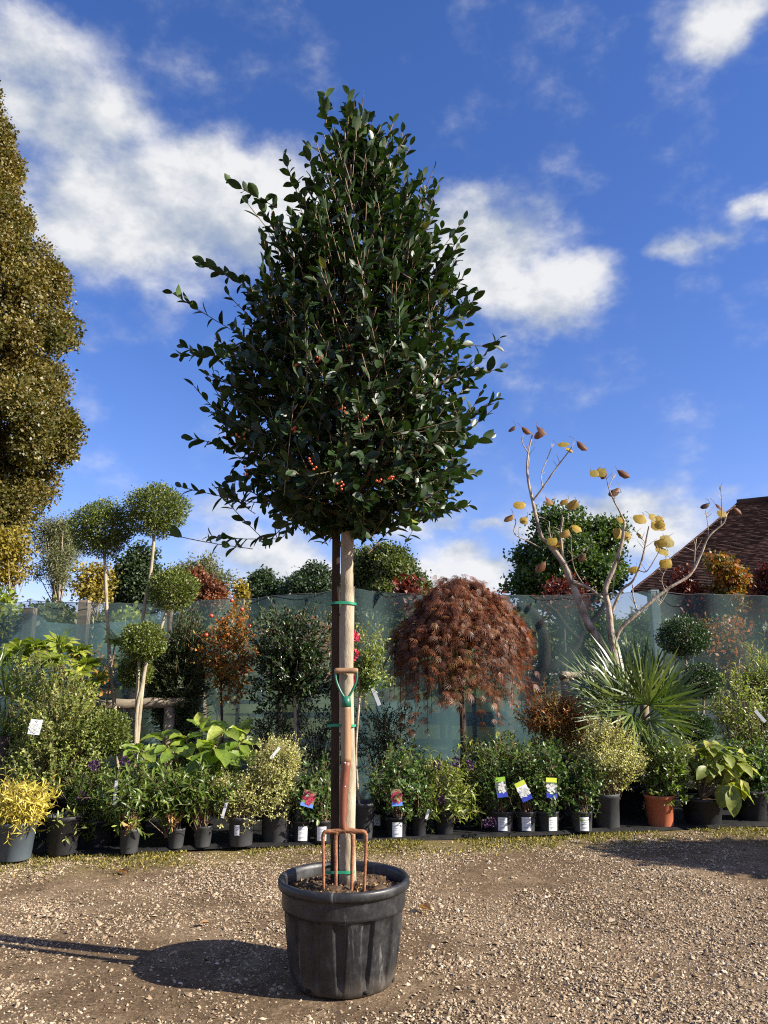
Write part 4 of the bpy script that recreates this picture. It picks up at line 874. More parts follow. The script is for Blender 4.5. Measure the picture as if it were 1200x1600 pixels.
r_ = std_tree('autumn_crab_apple', 'crab apple with orange autumn leaves and red fruit before the net', 'tree', 345, 7.7, 1200, 1070, (357, 935, 1100, 50), 'autumn', 230, .014, 'bark_dark', .9)
for (fu, fv) in ((330, 962), (378, 952), (390, 978), (350, 1010), (322, 992), (362, 938)):
    mb = MB(); lathe(mb, [(.002, -.021), (.015, -.015), (.021, -.003), (.019, .009), (.010, .016), (.002, .013)], at(fu, fv, 7.42), 10); mb.build('fruit', 'apple_red', r_)
std_tree('dark_conifer', 'dense dark green conifer behind the pompon topiary', 'tree', 278, 7.8, 1200, 1120, (278, 950, 1200, 44), 'conifer', 1500, .025, 'bark_dark', inner=.2)
for (u, v0, v1, hw, D, st, n, nm, lb) in [
    (118, 1000, 1120, 60, 7.6, 'autumn', 80, 'potted_yellow_shrub', 'shrub with yellow autumn leaves behind the log rail'),
    (500, 1090, 1230, 55, 7.6, 'darkshrub', 170, 'potted_dark_shrub', 'dark fine leaved shrub behind the holly trunk'),
    (600, 1090, 1210, 52, 7.55, 'darkshrub', 200, 'potted_dark_shrub', 'dark fine leaved shrub behind the slender young tree'),
    (420, 1100, 1200, 46, 7.65, 'darkshrub', 150, 'potted_dark_shrub', 'dark shrub in the shade under the young standard holly'),
    (868, 1078, 1168, 52, 7.55, 'nandina', 260, 'potted_nandina', 'low nandina with orange and green leaves under the log rail end'),
    (905, 1120, 1200, 36, 7.9, 'pieris', 70, 'potted_pieris', 'dark pieris between nandina and palm'),
    (1150, 1050, 1180, 55, 7.9, 'shrubpale', 170, 'potted_thin_shrub', 'thin yellow green shrub beside the dark topiary'),
    (1195, 1025, 1120, 46, 8.2, 'bamboo', 170, 'potted_bamboo', 'thin yellow green bamboo against the right hand net'),
    (30, 1100, 1200, 44, 6.9, 'shrub', 150, 'potted_green_shrub', 'green shrub behind the golden shrub at the palm fan'),
    (645, 1170, 1240, 40, 7.2, 'rose', 90, 'potted_rose_bush', 'leafy rose bush behind the pink labelled rose')]:
    potted(nm, lb, 'potted plant', u, 1280, 44, 40, st, (u, v0, v1, hw), n, D=D)
big_leaf_plant('potted_fatsia', 'fatsia with yellow green hand shaped leaves rising above the broad shrub', 80, 7.0,
    [(30,1015,0,6,.35,1),(60,1008,-.1,7,.4,1),(95,1005,0,7,.4,1),(120,1015,.05,6,.3,1),(45,1030,-.2,6,.1,.9),(85,1028,-.2,7,.1,.95),(135,1035,0,6,.2,1),(15,1030,-.1,5,.3,1.0),(118,1048,-.1,5,.1,1.0),(150,1060,.1,5,.2,.9)], .16, 'fatsia', .17, 1.0, tpl=PALM)
big_leaf_plant('potted_fatsia', 'small fatsia with pale leaves in front of the log rail', 135, 7.2, [(138,1075,-.1,6,.2,.9),(128,1090,-.1,5,.1,.8),(180,1000,.2,5,.5,.8)], .14, 'fatsia', .17, 1.0, tpl=PALM)

# --- fan palms
def fan_palm(name, label, u, D, fronds, mat='palm'):
    b = at(u, 1280, D); b[2] = GZ; root = thing(name, label, 'palm', b); pot_mesh(root, b[0], b[1], .19, .28)
    mb = MB(); crown = at(u, 1150, D); tube(mb, smooth_path([b + np.array([0, 0, .2]), crown]) if False else [b + np.array([0, 0, .2]), (b + crown) / 2, crown], [.05, .055, .045], 10, wob=.08); mb.build('trunk', 'bark_dark', root)
    for (fu, fv, dd, L, lean, tw) in fronds:
        hub = at(fu, fv, D + dd); mb = MB(); pth = smooth_path([crown, (crown + hub) / 2 + np.array([0, 0, .05]), hub]); tube(mb, pth, np.linspace(.009, .005, len(pth)), 6)
        ax = unit(hub - crown + np.array([0, 0, lean])); side = unit(np.cross(ax, np.array([tw, -1, .25]))); nn = np.cross(side, ax); V = []; k = 30
        P, Ds, Ls = [], [], []
        for i in range(k):
            a = -1.9 + 3.8 * i / (k - 1); d = ax * math.cos(a) + side * math.sin(a) + nn * (.12 * (-1) ** i * .4 + .1 * abs(a)); P.append(hub); Ds.append(d); Ls.append(L * (1 - .22 * abs(a) / 1.9) * rng.uniform(.85, 1.08))
        put_leaves(mb, T_strap(.12 + .2 * rng.random()), np.array(P), np.array(Ds) + .09 * rng.normal(size=(k, 3)), np.tile(nn, (k, 1)) + .3 * rng.normal(size=(k, 3)), np.array(Ls) * rng.uniform(.8, 1.1, k), .042, rng.beta(2, 2, k)); mb.build('frond', mat, root)
fan_palm('fan_palm', 'fan palm with stiff pleated fronds beside the dark pompon topiary', 985, 7.65, [(1000,1095,-.2,.56,.5,.2),(1030,1085,0,.58,.4,-.3),(965,1092,-.2,.56,.3,.4),(940,1090,-.1,.50,.1,.6),(1000,1080,.15,.62,.8,0),(1035,1110,-.2,.5,.0,-.5),(985,1118,-.35,.5,-.3,.1),(955,1122,-.3,.48,-.4,.4),(1015,1125,-.35,.5,-.4,-.3),(1015,1100,-.3,.58,.3,-.6),(975,1078,0,.6,.8,.5),(925,1078,.1,.42,.3,.9),(1000,1140,-.3,.46,-.8,.0),(1048,1095,-.1,.45,.2,-1.2)])
fan_palm('fan_palm', 'fan palm with dark fronds at the foot of the fatsia', 5, 6.7, [(28,1070,-.1,.38,.3,-.3),(10,1085,-.2,.38,0,-.1),(35,1095,-.1,.34,-.1,-.4),(-10,1060,0,.38,.3,.2)])

# --- weeping maple
def make_maple():
    b = at(722, 1285, 7.35); b[2] = GZ; root = thing('weeping_maple', 'weeping cut leaf maple with rust red domed crown before the net', 'tree', b); pot_mesh(root, b[0], b[1], .2, .26)
    hub = at(718, 985, 7.4); mb = MB(); pth = smooth_path([b + np.array([0, 0, .2]), at(724, 1160, 7.35), at(721, 1085, 7.36), hub]); tube(mb, pth, np.linspace(.032, .02, len(pth)), 10, wob=.04); mb.build('trunk', 'bark_dark', root)
    cen = at(718, 1035, 7.4); k = ppm(718, 1030, 7.4); br = MB(); P, D, N, L = [], [], [], []
    for i in range(230):                # arching branches from the hub that weep at their ends
        a = i * 2.39996; q = math.sqrt((i + .5) / 230); rr = q * 114 / k * rng.uniform(.80, 1.08) * (1 + .07 * math.sin(3 * a + 1) + .06 * math.sin(5 * a))
        top = at(718, 918, 7.4)[2]; edge = np.array([cen[0] + rr * math.cos(a), cen[1] + rr * .85 * math.sin(a), 0])
        ztop = top - (q ** 2.0) * .50 + rng.normal(0, .035) + .05 * q * math.sin(4 * a + 2); drop = rng.uniform(.15, .56) * (.3 + q) * (1.25 if q > .6 else .8)
        m_ = hub * .45 + np.array([edge[0], edge[1], ztop]) * .55; m_[2] = max(ztop, hub[2] * .5 + ztop * .5) + .02; e0 = np.array([edge[0] * .92 + cen[0] * .08, edge[1] * .92 + cen[1] * .08, ztop]); e1 = np.array([edge[0], edge[1], ztop - drop])
        pth = smooth_path([hub, m_, e0, e1], 7); prisms(br, pth[:-1], pth[1:], .0030, .0025)
        s = pth[8:]; nn = 44; ii = rng.integers(0, len(s) - 1, nn); f = rng.random(nn)[:, None]; pp = s[ii] * (1 - f) + s[ii + 1] * f + rng.normal(0, .022, (nn, 3))
        outv = np.array([math.cos(a), math.sin(a), -.5]); P.append(pp); D.append(outv + .36 * rng.normal(size=(nn, 3)) + np.array([0, 0, -.15])); N.append(np.array([math.cos(a) * .5, math.sin(a) * .5, .8]) + .4 * rng.normal(size=(nn, 3))); L.append(rng.uniform(.06, .11, nn))
    P, D, N, L = map(np.concatenate, (P, D, N, L)); n = len(P)
    rnd = np.clip(rng.beta(2, 2.2, n) + .18 * vnoise(P[:, 0] * 6 + 40, P[:, 2] * 6 + 40, 1, 8) - .1, 0, 1)
    mb = MB(); put_leaves(mb, FING, P, D, N, L, 1.0, rnd); mb.build('crown', 'dissectum', root, kind='stuff'); br.build('branches', 'bark_dark', root, kind='stuff')
make_maple()

# --- bare young tree with a few large yellow leaves
def make_bare_tree():
    D = 8.35; b = at(962, 1270, D); b[2] = GZ; root = thing('bare_branched_tree', 'nearly bare pale barked tree with a few large yellow and brown leaves', 'tree', b); pot_mesh(root, b[0], b[1], .22, .3)
    k = ppm(950, 950, D)
    limbs = [([(964,1200),(966,1100),(963,1045),(925,985),(913,960),(892,906),(881,881),(868,862),(855,846)], .055, .038, 0, .12, 'trunk'),
        ([(855,846),(845,836),(832,783),(824,741),(825,710),(832,678)], .028, .008, .12, .2, 'limb'), ([(832,783),(848,762),(867,734),(885,710),(894,698)], .013, .006, .15, -.1, 'limb'), ([(848,762),(846,741),(855,717),(864,694)], .008, .005, .1, .2, 'limb'), ([(824,741),(826,712),(817,694),(815,680)], .008, .005, .18, .3, 'limb'),
        ([(845,856),(826,846),(804,834),(806,815),(801,810)], .010, .004, .12, .05, 'limb'), ([(881,881),(876,836),(880,808)], .020, .012, .1, 0, 'limb'), ([(868,862),(860,838),(858,815)], .009, .005, .1, .2, 'limb'), ([(895,909),(918,918),(941,934)], .022, .017, .02, .02, 'limb'),
        ([(963,1045),(955,990),(951,951),(946,920),(962,881),(972,846),(976,815)], .048, .018, 0, -.12, 'trunk'), ([(976,815),(966,795),(958,780),(951,762),(948,748)], .012, .005, -.12, -.05, 'limb'), ([(958,780),(966,770),(971,769)], .006, .004, -.1, -.15, 'limb'), ([(951,762),(956,750),(962,741)], .006, .004, -.06, 0, 'limb'),
        ([(955,958),(971,923),(990,906),(1004,871),(1011,836),(1014,822)], .02, .007, -.03, -.25, 'limb'), ([(997,890),(1010,893),(1024,872),(1032,857)], .008, .004, -.15, -.3, 'limb'), ([(1004,871),(1008,850),(1000,838)], .006, .004, -.2, -.25, 'limb'), ([(957,935),(960,900),(963,880)], .008, .006, -.05, -.1, 'limb'),
        ([(960,1015),(968,985),(997,958),(1039,923),(1077,899),(1095,867),(1107,839),(1130,818),(1134,806)], .026, .008, -.02, -.2, 'limb'), ([(997,958),(990,935),(988,913)], .012, .006, -.06, .1, 'limb'), ([(1107,839),(1106,818),(1102,797)], .008, .004, -.15, -.05, 'limb'), ([(1126,820),(1128,795),(1126,762),(1124,765)], .007, .004, -.18, -.2, 'limb'), ([(1085,885),(1086,862),(1088,842)], .006, .004, -.12, 0, 'limb'), ([(1039,923),(1034,905),(1042,885),(1040,868)], .006, .004, -.1, -.1, 'limb'), ([(881,881),(905,868),(922,852)], .008, .004, .05, -.2, 'limb'), ([(913,915),(898,890),(893,862),(892,835)], .008, .004, .02, -.2, 'limb'), ([(1022,928),(1030,945),(1048,915)], .005, .003, -.08, 0, 'limb')]
    for pts, r0, r1, d0, d1, nm in limbs:
        n = len(pts); q = smooth_path([at(u, v, D + d0 + (d1 - d0) * i / (n - 1)) for i, (u, v) in enumerate(pts)], 5)
        if pts[0][1] == 1200: q[0] = b + np.array([0, 0, .2])
        mb = MB(); tube(mb, q, .86 * np.linspace(r0, r1, len(q)) * (1 + .06 * np.sin(np.arange(len(q)) * 1.7)), 9, wob=.03); mb.build(nm, 'bark_pale', root)
    protos = []
    for t in range(9):
        m_ = MB(); put_leaves(m_, T_big(-.05 - .03 * t, .20 + .05 * t), np.zeros((1, 3)), np.array([[0, 1., 0]]), np.array([[0, 0, 1.]]), np.ones(1), 1.15 - .06 * t, np.array([t / 8])); protos.append(m_.mesh('leaf', 'kadsura'))
    lv = [(806,670,8),(815,672,7),(838,671,7),(849,674,6),(870,699,1),(883,704,2),(901,694,7),(922,741,0),(934,737,0),(946,739,7),(964,739,7),(968,767,7),(822,792,3),(802,809,5),(824,814,3),(852,782,6),(864,787,2),(888,785,4),(900,785,4),(893,826,3),(888,832,4),(963,815,2),(970,832,2),(995,836,1),(1006,810,2),(1014,808,1),(1022,813,2),(1034,818,3),(1024,828,3),(1038,847,1),(1046,842,0),(1044,866,0),(1048,879,3),(1109,791,8),(1117,792,7),(1146,798,7),(1134,805,1),(915,870,7),(852,882,6),(985,838,2),(1018,820,1),(870,846,2),(880,850,4),(995,890,2)]
    for (u, v, t) in lv:
        o = bpy.data.objects.new('leaf', protos[t]); COL.objects.link(o); o.parent = root; p = at(u, v - 5, D + rng.uniform(-.2, .2)); d = unit(np.array([rng.choice([-1, 1]) * rng.uniform(.4, 1), -.4, -.45 + rng.normal(0, .2)])); nn = np.array([rng.normal(0, .4), -.8, .8]); x = unit(np.cross(d, nn)); nn = np.cross(x, d)
        M = Matrix([[x[0], d[0], nn[0]], [x[1], d[1], nn[1]], [x[2], d[2], nn[2]]]).to_4x4() @ Matrix.Scale(float(rng.uniform(.10, .155)), 4); M.translation = Vector(p - b); o.matrix_basis = M
        e = p + np.array([rng.normal(0, .03), .02, rng.uniform(.03, .07)]); mb = MB(); tube(mb, [p, (p + e) / 2 + np.array([.006, 0, .004]), e], .0022, 5); mb.build('leaf_stalk', 'twig', root)
    mb = MB(); A, B = [], []
    for pts, r0, r1, d0, d1, nm in limbs[1:]:
        q = smooth_path([at(u, v, D + d0 + (d1 - d0) * i / (len(pts) - 1)) for i, (u, v) in enumerate(pts)], 5)
        for k in range(3):
            a = q[int(rng.integers(len(q) // 3, len(q)))]; A.append(a); B.append(a + unit(np.array([rng.normal(), rng.normal(), 1.2])) * rng.uniform(.05, .17))
    prisms(mb, A, B, .004, .0018); mb.build('twigs', 'bark_pale', root, kind='stuff')
make_bare_tree()

# --- log rails between the rows
def log_rail(label, a, e, D, posts, r=.05):
    A, B = at(*a, D), at(*e, D + .15); root = thing('log_rail', label, 'rail', ((A[0] + B[0]) / 2, (A[1] + B[1]) / 2, 0))
    mb = MB(); t = np.linspace(0, 1, 14)[:, None]; tube(mb, A + (B - A) * t + .006 * rng.normal(size=(14, 3)), r, 14, wob=.04); mb.build('rail', 'log', root)
    for f in posts:
        p = A + (B - A) * f; mb = MB(); tube(mb, [np.array([p[0], p[1], 0]), np.array([p[0], p[1], p[2] * .5]), np.array([p[0], p[1], p[2] - r * .8])], r * 1.05, 12, wob=.04); mb.build('post', 'log', root)
log_rail('weathered log rail on posts behind the low clipped ball', (60, 1104), (288, 1098), 7.45, (.08, .90))
log_rail('weathered log rail on posts beside the fan palm', (874, 1056), (1010, 1056), 8.15, (.06, .95), .045)

# ------------------------------------------------------------------ net fence
def make_fence():
    def fd(u): return front(u) + 2.15
    us = [-260, -120, 0, 50, 130, 250, 380, 470, 548, 620, 680, 800, 900, 1022, 1100, 1200, 1320, 1480, 2000]; vs = [930, 936, 941, 940, 942, 944, 936, 929, 921, 927, 931, 931, 930, 925, 929, 933, 936, 936, 936]
    b = at(548, 1250, fd(548)); root = thing('net_fence', 'green shade netting fence strung between posts behind the potted plants', 'fence', (b[0], b[1], 0))
    uu = np.linspace(-260, 1990, 330); vv = np.interp(uu, us, vs) + 1.0 * np.sin(uu * .041 + np.sin(uu * .013) * 2) + .5 * np.sin(uu * .17 + 3 * np.sin(uu * .02)); top = np.array([at(u, v, fd(u)) for u, v in zip(uu, vv)])
    mb = MB(); rows = 40; V = []
    for j in range(rows):
        f = j / (rows - 1)
        for i, p in enumerate(top):
            s = uu[i]; w = .045 * math.sin(s * .031 + 2.5 * f) + .030 * math.sin(s * .057 - 5 * f + math.sin(s * .01) * 2) + .022 * math.sin(s * .083 + 4 * f + 1) + .012 * math.sin(s * .02 - 9 * f) + .05 * math.sin(s * .011) * f
            V.append((p[0], p[1] + w, p[2] * (1 - f) + .02 * f))
    n = len(top); mb.poly(V, [(j * n + i, j * n + i + 1, (j + 1) * n + i + 1, (j + 1) * n + i) for j in range(rows - 1) for i in range(n - 1)]); mb.build('net', 'shade_net', root)
    mb = MB(); tube(mb, top + np.array([0, -.006, .003]), .004, 5); mb.build('top_cord', 'char_plastic', root)
    for i in range(6, 325, 13):
        mb = MB(); tube(mb, [top[i] + np.array([0, -.012, .016]), top[i] + np.array([0, -.014, -.03])], .006, 6); mb.build('clip', 'black_plastic', root)
    # second, lower net at the left and the right, in front of the tall one
    for (u0, u1, pts) in ((-260, 262, [(-260, 962), (0, 964), (46, 956), (62, 962), (75, 972), (130, 976), (200, 970), (262, 955)]), (560, 900, [(560, 1120), (600, 1098), (660, 1092), (700, 1100), (760, 1088), (820, 1096), (900, 1118)])):
        uu2 = np.linspace(u0, u1, 90); v2 = np.interp(uu2, [p[0] for p in pts], [p[1] for p in pts]); t2 = np.array([at(u, v, fd(u) - .10) for u, v in zip(uu2, v2)]); V = []
        for j in range(24):
            f = j / 23
            for i, p in enumerate(t2): V.append((p[0], p[1] + .02 * math.sin(uu2[i] * .07 + 3 * f) + .015 * math.sin(uu2[i] * .023 + 5 * f), p[2] * (1 - f) + .02 * f))
        n2 = len(t2); mb = MB(); mb.poly(V, [(j * n2 + i, j * n2 + i + 1, (j + 1) * n2 + i + 1, (j + 1) * n2 + i) for j in range(23) for i in range(n2 - 1)]); mb.build('lower_net', 'shade_net_low', root)
    for (u, v, w, m) in ((-120, 930, .05, 'log'), (48, 950, .05, 'log'), (133, 938, .05, 'log'), (262, 938, .05, 'log'), (548, 917, .045, 'log'), (790, 930, .04, 'log'), (1021, 922, .05, 'post_blue'), (1260, 930, .05, 'log'), (1620, 932, .05, 'log')):
        p = at(u, v, fd(u) + .09); mb = MB(); box(mb, (p[0] - w, p[1] - w, 0), (p[0] + w, p[1] + w, p[2])); mb.build('post', m, root, smooth=False)
make_fence()

# ------------------------------------------------------------------ beyond the fence
def far_tree(name, label, u, D, v_top, v_base_crown, hw, mat, n, leaf, nl=16, trunk=.15, bark='bark_dark', droop=0.0, shape='round', lobe=.42, seed=None, group=None, tpl=QUAD, cat='tree', W=.7, shell=.55, bump=.26):
    b = at(u, 1000, D); b[2] = 0; root = thing(name, label, cat, b, group); c1 = at(u, v_top, D); c2 = at(u, v_base_crown, D); rz = (c1[2] - c2[2]) / 2; c0 = (c1 + c2) / 2; rx = hw / ppm(u, (v_top + v_base_crown) / 2, D); lobes = []; limb = MB()
    for i in range(nl):
        d = rvec(1)[0]; d[2] = d[2] * .9 + .1; q = rng.uniform(.45, .72); s = lobe * rng.uniform(.5, 1.3)
        f = 1.0 if shape == 'round' else (1.0 - .75 * max(d[2], 0))
        p = c0 + d * q * np.array([rx * f, rx * f, rz]) / .72 * (1 - s * .75); r = np.array([rx * s, rx * s, min(rz, rx * 1.2) * s * .66]); lobes.append((p, r))
        prisms(limb, [np.array([b[0], b[1], max(c2[2], .4)])], [p], trunk * .35, trunk * .1)
    lobes.append((c0, np.array([rx, rx, rz]) * .52))
    mb = MB(); lobed_crown(mb, lobes, n, leaf, tpl, W, droop=droop, shell=shell, bump=bump); mb.build('crown', mat, root, kind='stuff')
    limb.build('branches', bark, root, kind='stuff')
    mb = MB(); tube(mb, [b, b * .4 + np.array([c0[0], c0[1], c2[2]]) * .6, c0], [trunk * 1.2, trunk, trunk * .4], 9, wob=.05); mb.build('trunk', bark, root); return root

def make_poplar():
    D = 16.0; b = at(-170, 1000, D); b[2] = 0; root = thing('tall_hornbeam', 'tall dense tree with bronze autumn leaves towering over the net fence', 'tree', b)
    # right hand outline of the crown (u at v)
    ov = [(20, -95), (60, -55), (95, -22), (150, 2), (205, 18), (260, 34), (330, 46), (385, 72), (440, 110), (500, 118), (545, 122), (590, 96), (640, 108), (690, 128), (730, 90), (770, 66), (830, 30), (890, 5)]
    mb = MB(); limb = MB(); N_ = 260
    for i in range(N_):
        v = -60 + 970 * ((i * .61803) % 1.0); u = np.interp(v, [q[0] for q in ov], [q[1] for q in ov]); R_ = at(u, v, D)[0] - b[0]; a = rng.uniform(0, 6.28); cz = at(-170, v, D)[2]
        s = rng.uniform(.5, .95) if i < 90 else rng.uniform(.22, .5); q = rng.uniform(.5, 1) ** .5 if i < 90 else 1.0; s = min(s, R_ * .45 + .18)
        if i % 2 == 0 or i > 120: a = rng.uniform(-1.7, .3)        # side that shows
        rr = max(R_ - s * .95, .2) * q; p = np.array([b[0] + rr * math.cos(a), b[1] + rr * math.sin(a), cz])
        lobed_crown(mb, [(p, np.array([s, s, s * 1.15]))], int(3000 * (s / .7) ** 2) + 250, .072, QUAD, .75, shell=.35, bump=.14, jit=.4)
        prisms(limb, [np.array([b[0], b[1], max(cz - 1.2, 1)])], [p], .05, .012)
    lobed_crown(mb, [(np.array([b[0], b[1], z]), np.array([r1, r1, 1.6])) for z, r1 in ((3, 1.6), (5, 1.9), (7, 1.9), (9, 1.4), (11, .9), (12.5, .6))], 26000, .09, bump=.1)
    mb.build('crown', 'poplar', root, kind='stuff'); limb.build('branches', 'bark_dark', root, kind='stuff')
    mb = MB(); tube(mb, [b, b + np.array([0, 0, 6]), b + np.array([0, 0, 13])], [.32, .25, .1], 10, wob=.05); mb.build('trunk', 'bark_grey', root)
make_poplar()
far_tree('yellow_autumn_tree', 'small yellow leaved tree under the bronze tree beyond the net', 15, 13.0, 790, 960, 42, 'yellow', 3600, .06, 14, .03, 'bark_pale', shell=.1)
far_tree('grey_willow', 'thin grey green willow with bare pale branches beyond the net', 88, 19.0, 768, 960, 52, 'willow', 16000, .07, 18, .06, 'bark_pale', droop=.5, W=.3, shell=.2)
far_tree('yellow_autumn_tree', 'bright yellow shrub right behind the tall topiary stem', 148, 12.0, 868, 965, 36, 'yellow', 3000, .05, 14, .03, 'bark_pale', shell=.1)
far_tree('dark_evergreen', 'dark green evergreen between the two tall clipped balls', 212, 20.0, 832, 1010, 52, 'darktree', 30000, .085, 20, .15)
far_tree('olive_tree_far', 'olive brown thinning tree beyond the crab apple', 320, 24.0, 846, 1000, 56, 'willow', 15000, .10, 18, .15, 'bark_pale', W=.4, shell=.3)
far_tree('russet_shrub', 'russet brown shrub before the olive tree', 318, 14.0, 876, 980, 34, 'dissectum', 6000, .06, 12, .06, shell=.3, cat='shrub')
far_tree('yellow_autumn_tree', 'narrow yellow sapling beyond the crab apple', 376, 16.0, 893, 980, 11, 'yellow', 1200, .07, 8, .04, shell=.3)
for (u, D, v0, hw, lb) in ((415, 42, 888, 42, 'low dark green tree of the far wood behind the crab apple'), (480, 40, 868, 52, 'rounded dark green tree of the far wood behind the young holly'), (535, 46, 880, 40, 'dark tree of the far wood right behind the holly trunk')):
    far_tree('woodland_tree', lb, u, D, v0, 1000, hw, 'darktree', 36000, .15, 20, .3, group='trees of the far wood')
far_tree('field_oak', 'round green oak standing alone beyond the fence beside the holly trunk', 600, 36.0, 840, 1010, 66, 'oak', 80000, .125, 34, .35, lobe=.34, bump=.38, shell=.65)
far_tree('field_oak', 'smaller oak with browning edge next to the round oak', 645, 38.0, 872, 1010, 34, 'oak', 28000, .13, 18, .3)
far_tree('round_maple', 'round dense green maple behind the bare branched tree', 896, 24.0, 783, 985, 98, 'maplegreen', 110000, .11, 40, .30, lobe=.32, bump=.42, shell=.7)
for (u, D, v0, v1, hw, mat, n, leaf, lb) in [
    (738, 11.5, 908, 1010, 58, 'dissectum', 10000, .06, 'rust red maple top showing over the net beside the weeping maple'),
    (640, 11.0, 905, 960, 16, 'redleaf', 500, .09, 'sprig of crimson leaves over the net near the oaks'),
    (880, 12.0, 900, 980, 48, 'redleaf', 2400, .06, 'crimson shrub below the round maple'),
    (1075, 12.5, 882, 985, 34, 'redleaf', 2600, .06, 'crimson maple before the tiled roof'),
    (1135, 12.5, 848, 985, 36, 'autumn', 5000, .06, 'green and red autumn shrub before the tiled roof'),
    (1205, 13.0, 850, 985, 28, 'redleaf', 1600, .08, 'scarlet shrub at the roof beside the green and red shrub'),
    (1130, 10.6, 950, 1080, 60, 'autumn', 3000, .06, 'orange shrub glimpsed through the right hand net'),
    (960, 10.9, 955, 1080, 70, 'maplegreen', 5000, .07, 'green shrub glimpsed through the net behind the bare tree'),
    (700, 10.6, 960, 1120, 90, 'midgreen', 6000, .07, 'green hedge shrub glimpsed through the net behind the weeping maple'),
    (590, 10.8, 945, 1100, 60, 'oak', 5000, .07, 'green shrub glimpsed through the net beside the slender tree'),
    (470, 10.6, 950, 1100, 70, 'autumn', 4000, .07, 'brownish shrub glimpsed through the net behind the young holly'),
    (345, 10.4, 960, 1120, 70, 'oak', 5000, .07, 'green shrub glimpsed through the net behind the crab apple'),
    (200, 10.0, 940, 1090, 60, 'fatsia', 3500, .07, 'yellow green shrub behind the net beside the tall topiary'),
    (85, 9.8, 925, 1060, 55, 'oak', 3500, .07, 'green shrub with scarlet tips behind the left net'),
    (0, 9.6, 915, 1060, 45, 'fatsia', 3000, .07, 'pale green shrub behind the left net under the bronze tree'),
    (1190, 10.8, 960, 1120, 50, 'darktree', 4000, .07, 'dark shrub behind the right hand net')]:
    far_tree('shrub_beyond_net', lb, u, D, v0, v1, hw, mat, n, leaf, 12, .03, shell=.3, cat='shrub')
for (u, v) in ((40, 955), (15, 945), (80, 930), (70, 945), (22, 965)):
    pass
for (u, D, v0, v1, hw, mat_, lb) in [(790, 14.5, 934, 1075, 75, 'oak', 'dull green hedge bush behind the net beside the gnarled trunk'), (905, 15.0, 936, 1080, 80, 'darktree', 'dark hedge bush behind the net under the round maple'), (1010, 14.5, 934, 1080, 70, 'oak', 'dull green hedge bush behind the net before the barn wall'), (690, 15.5, 934, 1075, 75, 'darktree', 'dark hedge bush behind the net and weeping maple'), (570, 14.5, 938, 1075, 70, 'darktree', 'dark hedge bush behind the net below the round oak'), (440, 14.0, 940, 1080, 75, 'oak', 'dull green hedge bush behind the net below the far wood'), (290, 13.5, 945, 1085, 70, 'darktree', 'dark hedge bush behind the net below the russet shrub'), (140, 13.0, 942, 1085, 75, 'oak', 'dull green hedge bush behind the net below the yellow shrub'), (20, 12.0, 935, 1085, 75, 'darktree', 'dark hedge bush behind the left net below the bronze tree'), (1120, 14.0, 938, 1085, 70, 'darktree', 'dark hedge bush behind the net below the green and red shrub')]:
    far_tree('hedge_bush', lb, u, D, v0, v1, hw, mat_, 9000, .075, 14, .05, shell=.3, cat='bush', group='hedge beyond the net')
mb = MB(); lobed_crown(mb, [(np.array([x_, 95 + 12 * math.sin(x_ * .07) + rng.normal(0, 3), 2.6 + rng.uniform(-.6, 1.4)]), np.array([rng.uniform(4, 7), 4, rng.uniform(3.2, 5.2)])) for x_ in np.arange(-110, 112, 4.5)], 60000, .6)
fw = mb.build('far_wood', 'darktree'); fw['kind'] = 'stuff'; tag(fw, 'distant line of dark woodland beyond the fields', 'wood')
# gnarled dark trunks showing through the net
def gnarled():
    D = 10.2; b = at(815, 1100, D); b[2] = 0; root = thing('gnarled_tree', 'gnarled dark trunk with twisting branches seen through the net', 'tree', b)
    for pts, r0, r1 in (([(800,1180),(820,1095),(848,1045),(850,1000),(838,965),(822,950),(808,946)], .10, .05), ([(846,1050),(880,1032),(900,1010),(912,985),(935,960),(945,942)], .06, .03), ([(905,1000),(885,980),(868,955),(852,945)], .035, .02), ([(830,1080),(870,1075),(900,1050)], .05, .04), ([(912,985),(905,960),(915,942)], .03, .015)):
        mb = MB(); q = smooth_path([at(u, v, D + .1 * i / len(pts)) for i, (u, v) in enumerate(pts)]);
        if pts[0][1] == 1180: q[0][2] = 0
        tube(mb, q, np.linspace(r0, r1, len(q)), 9, wob=.05); mb.build('trunk' if r0 >= .1 else 'limb', 'bark_shaded', root)
gnarled()

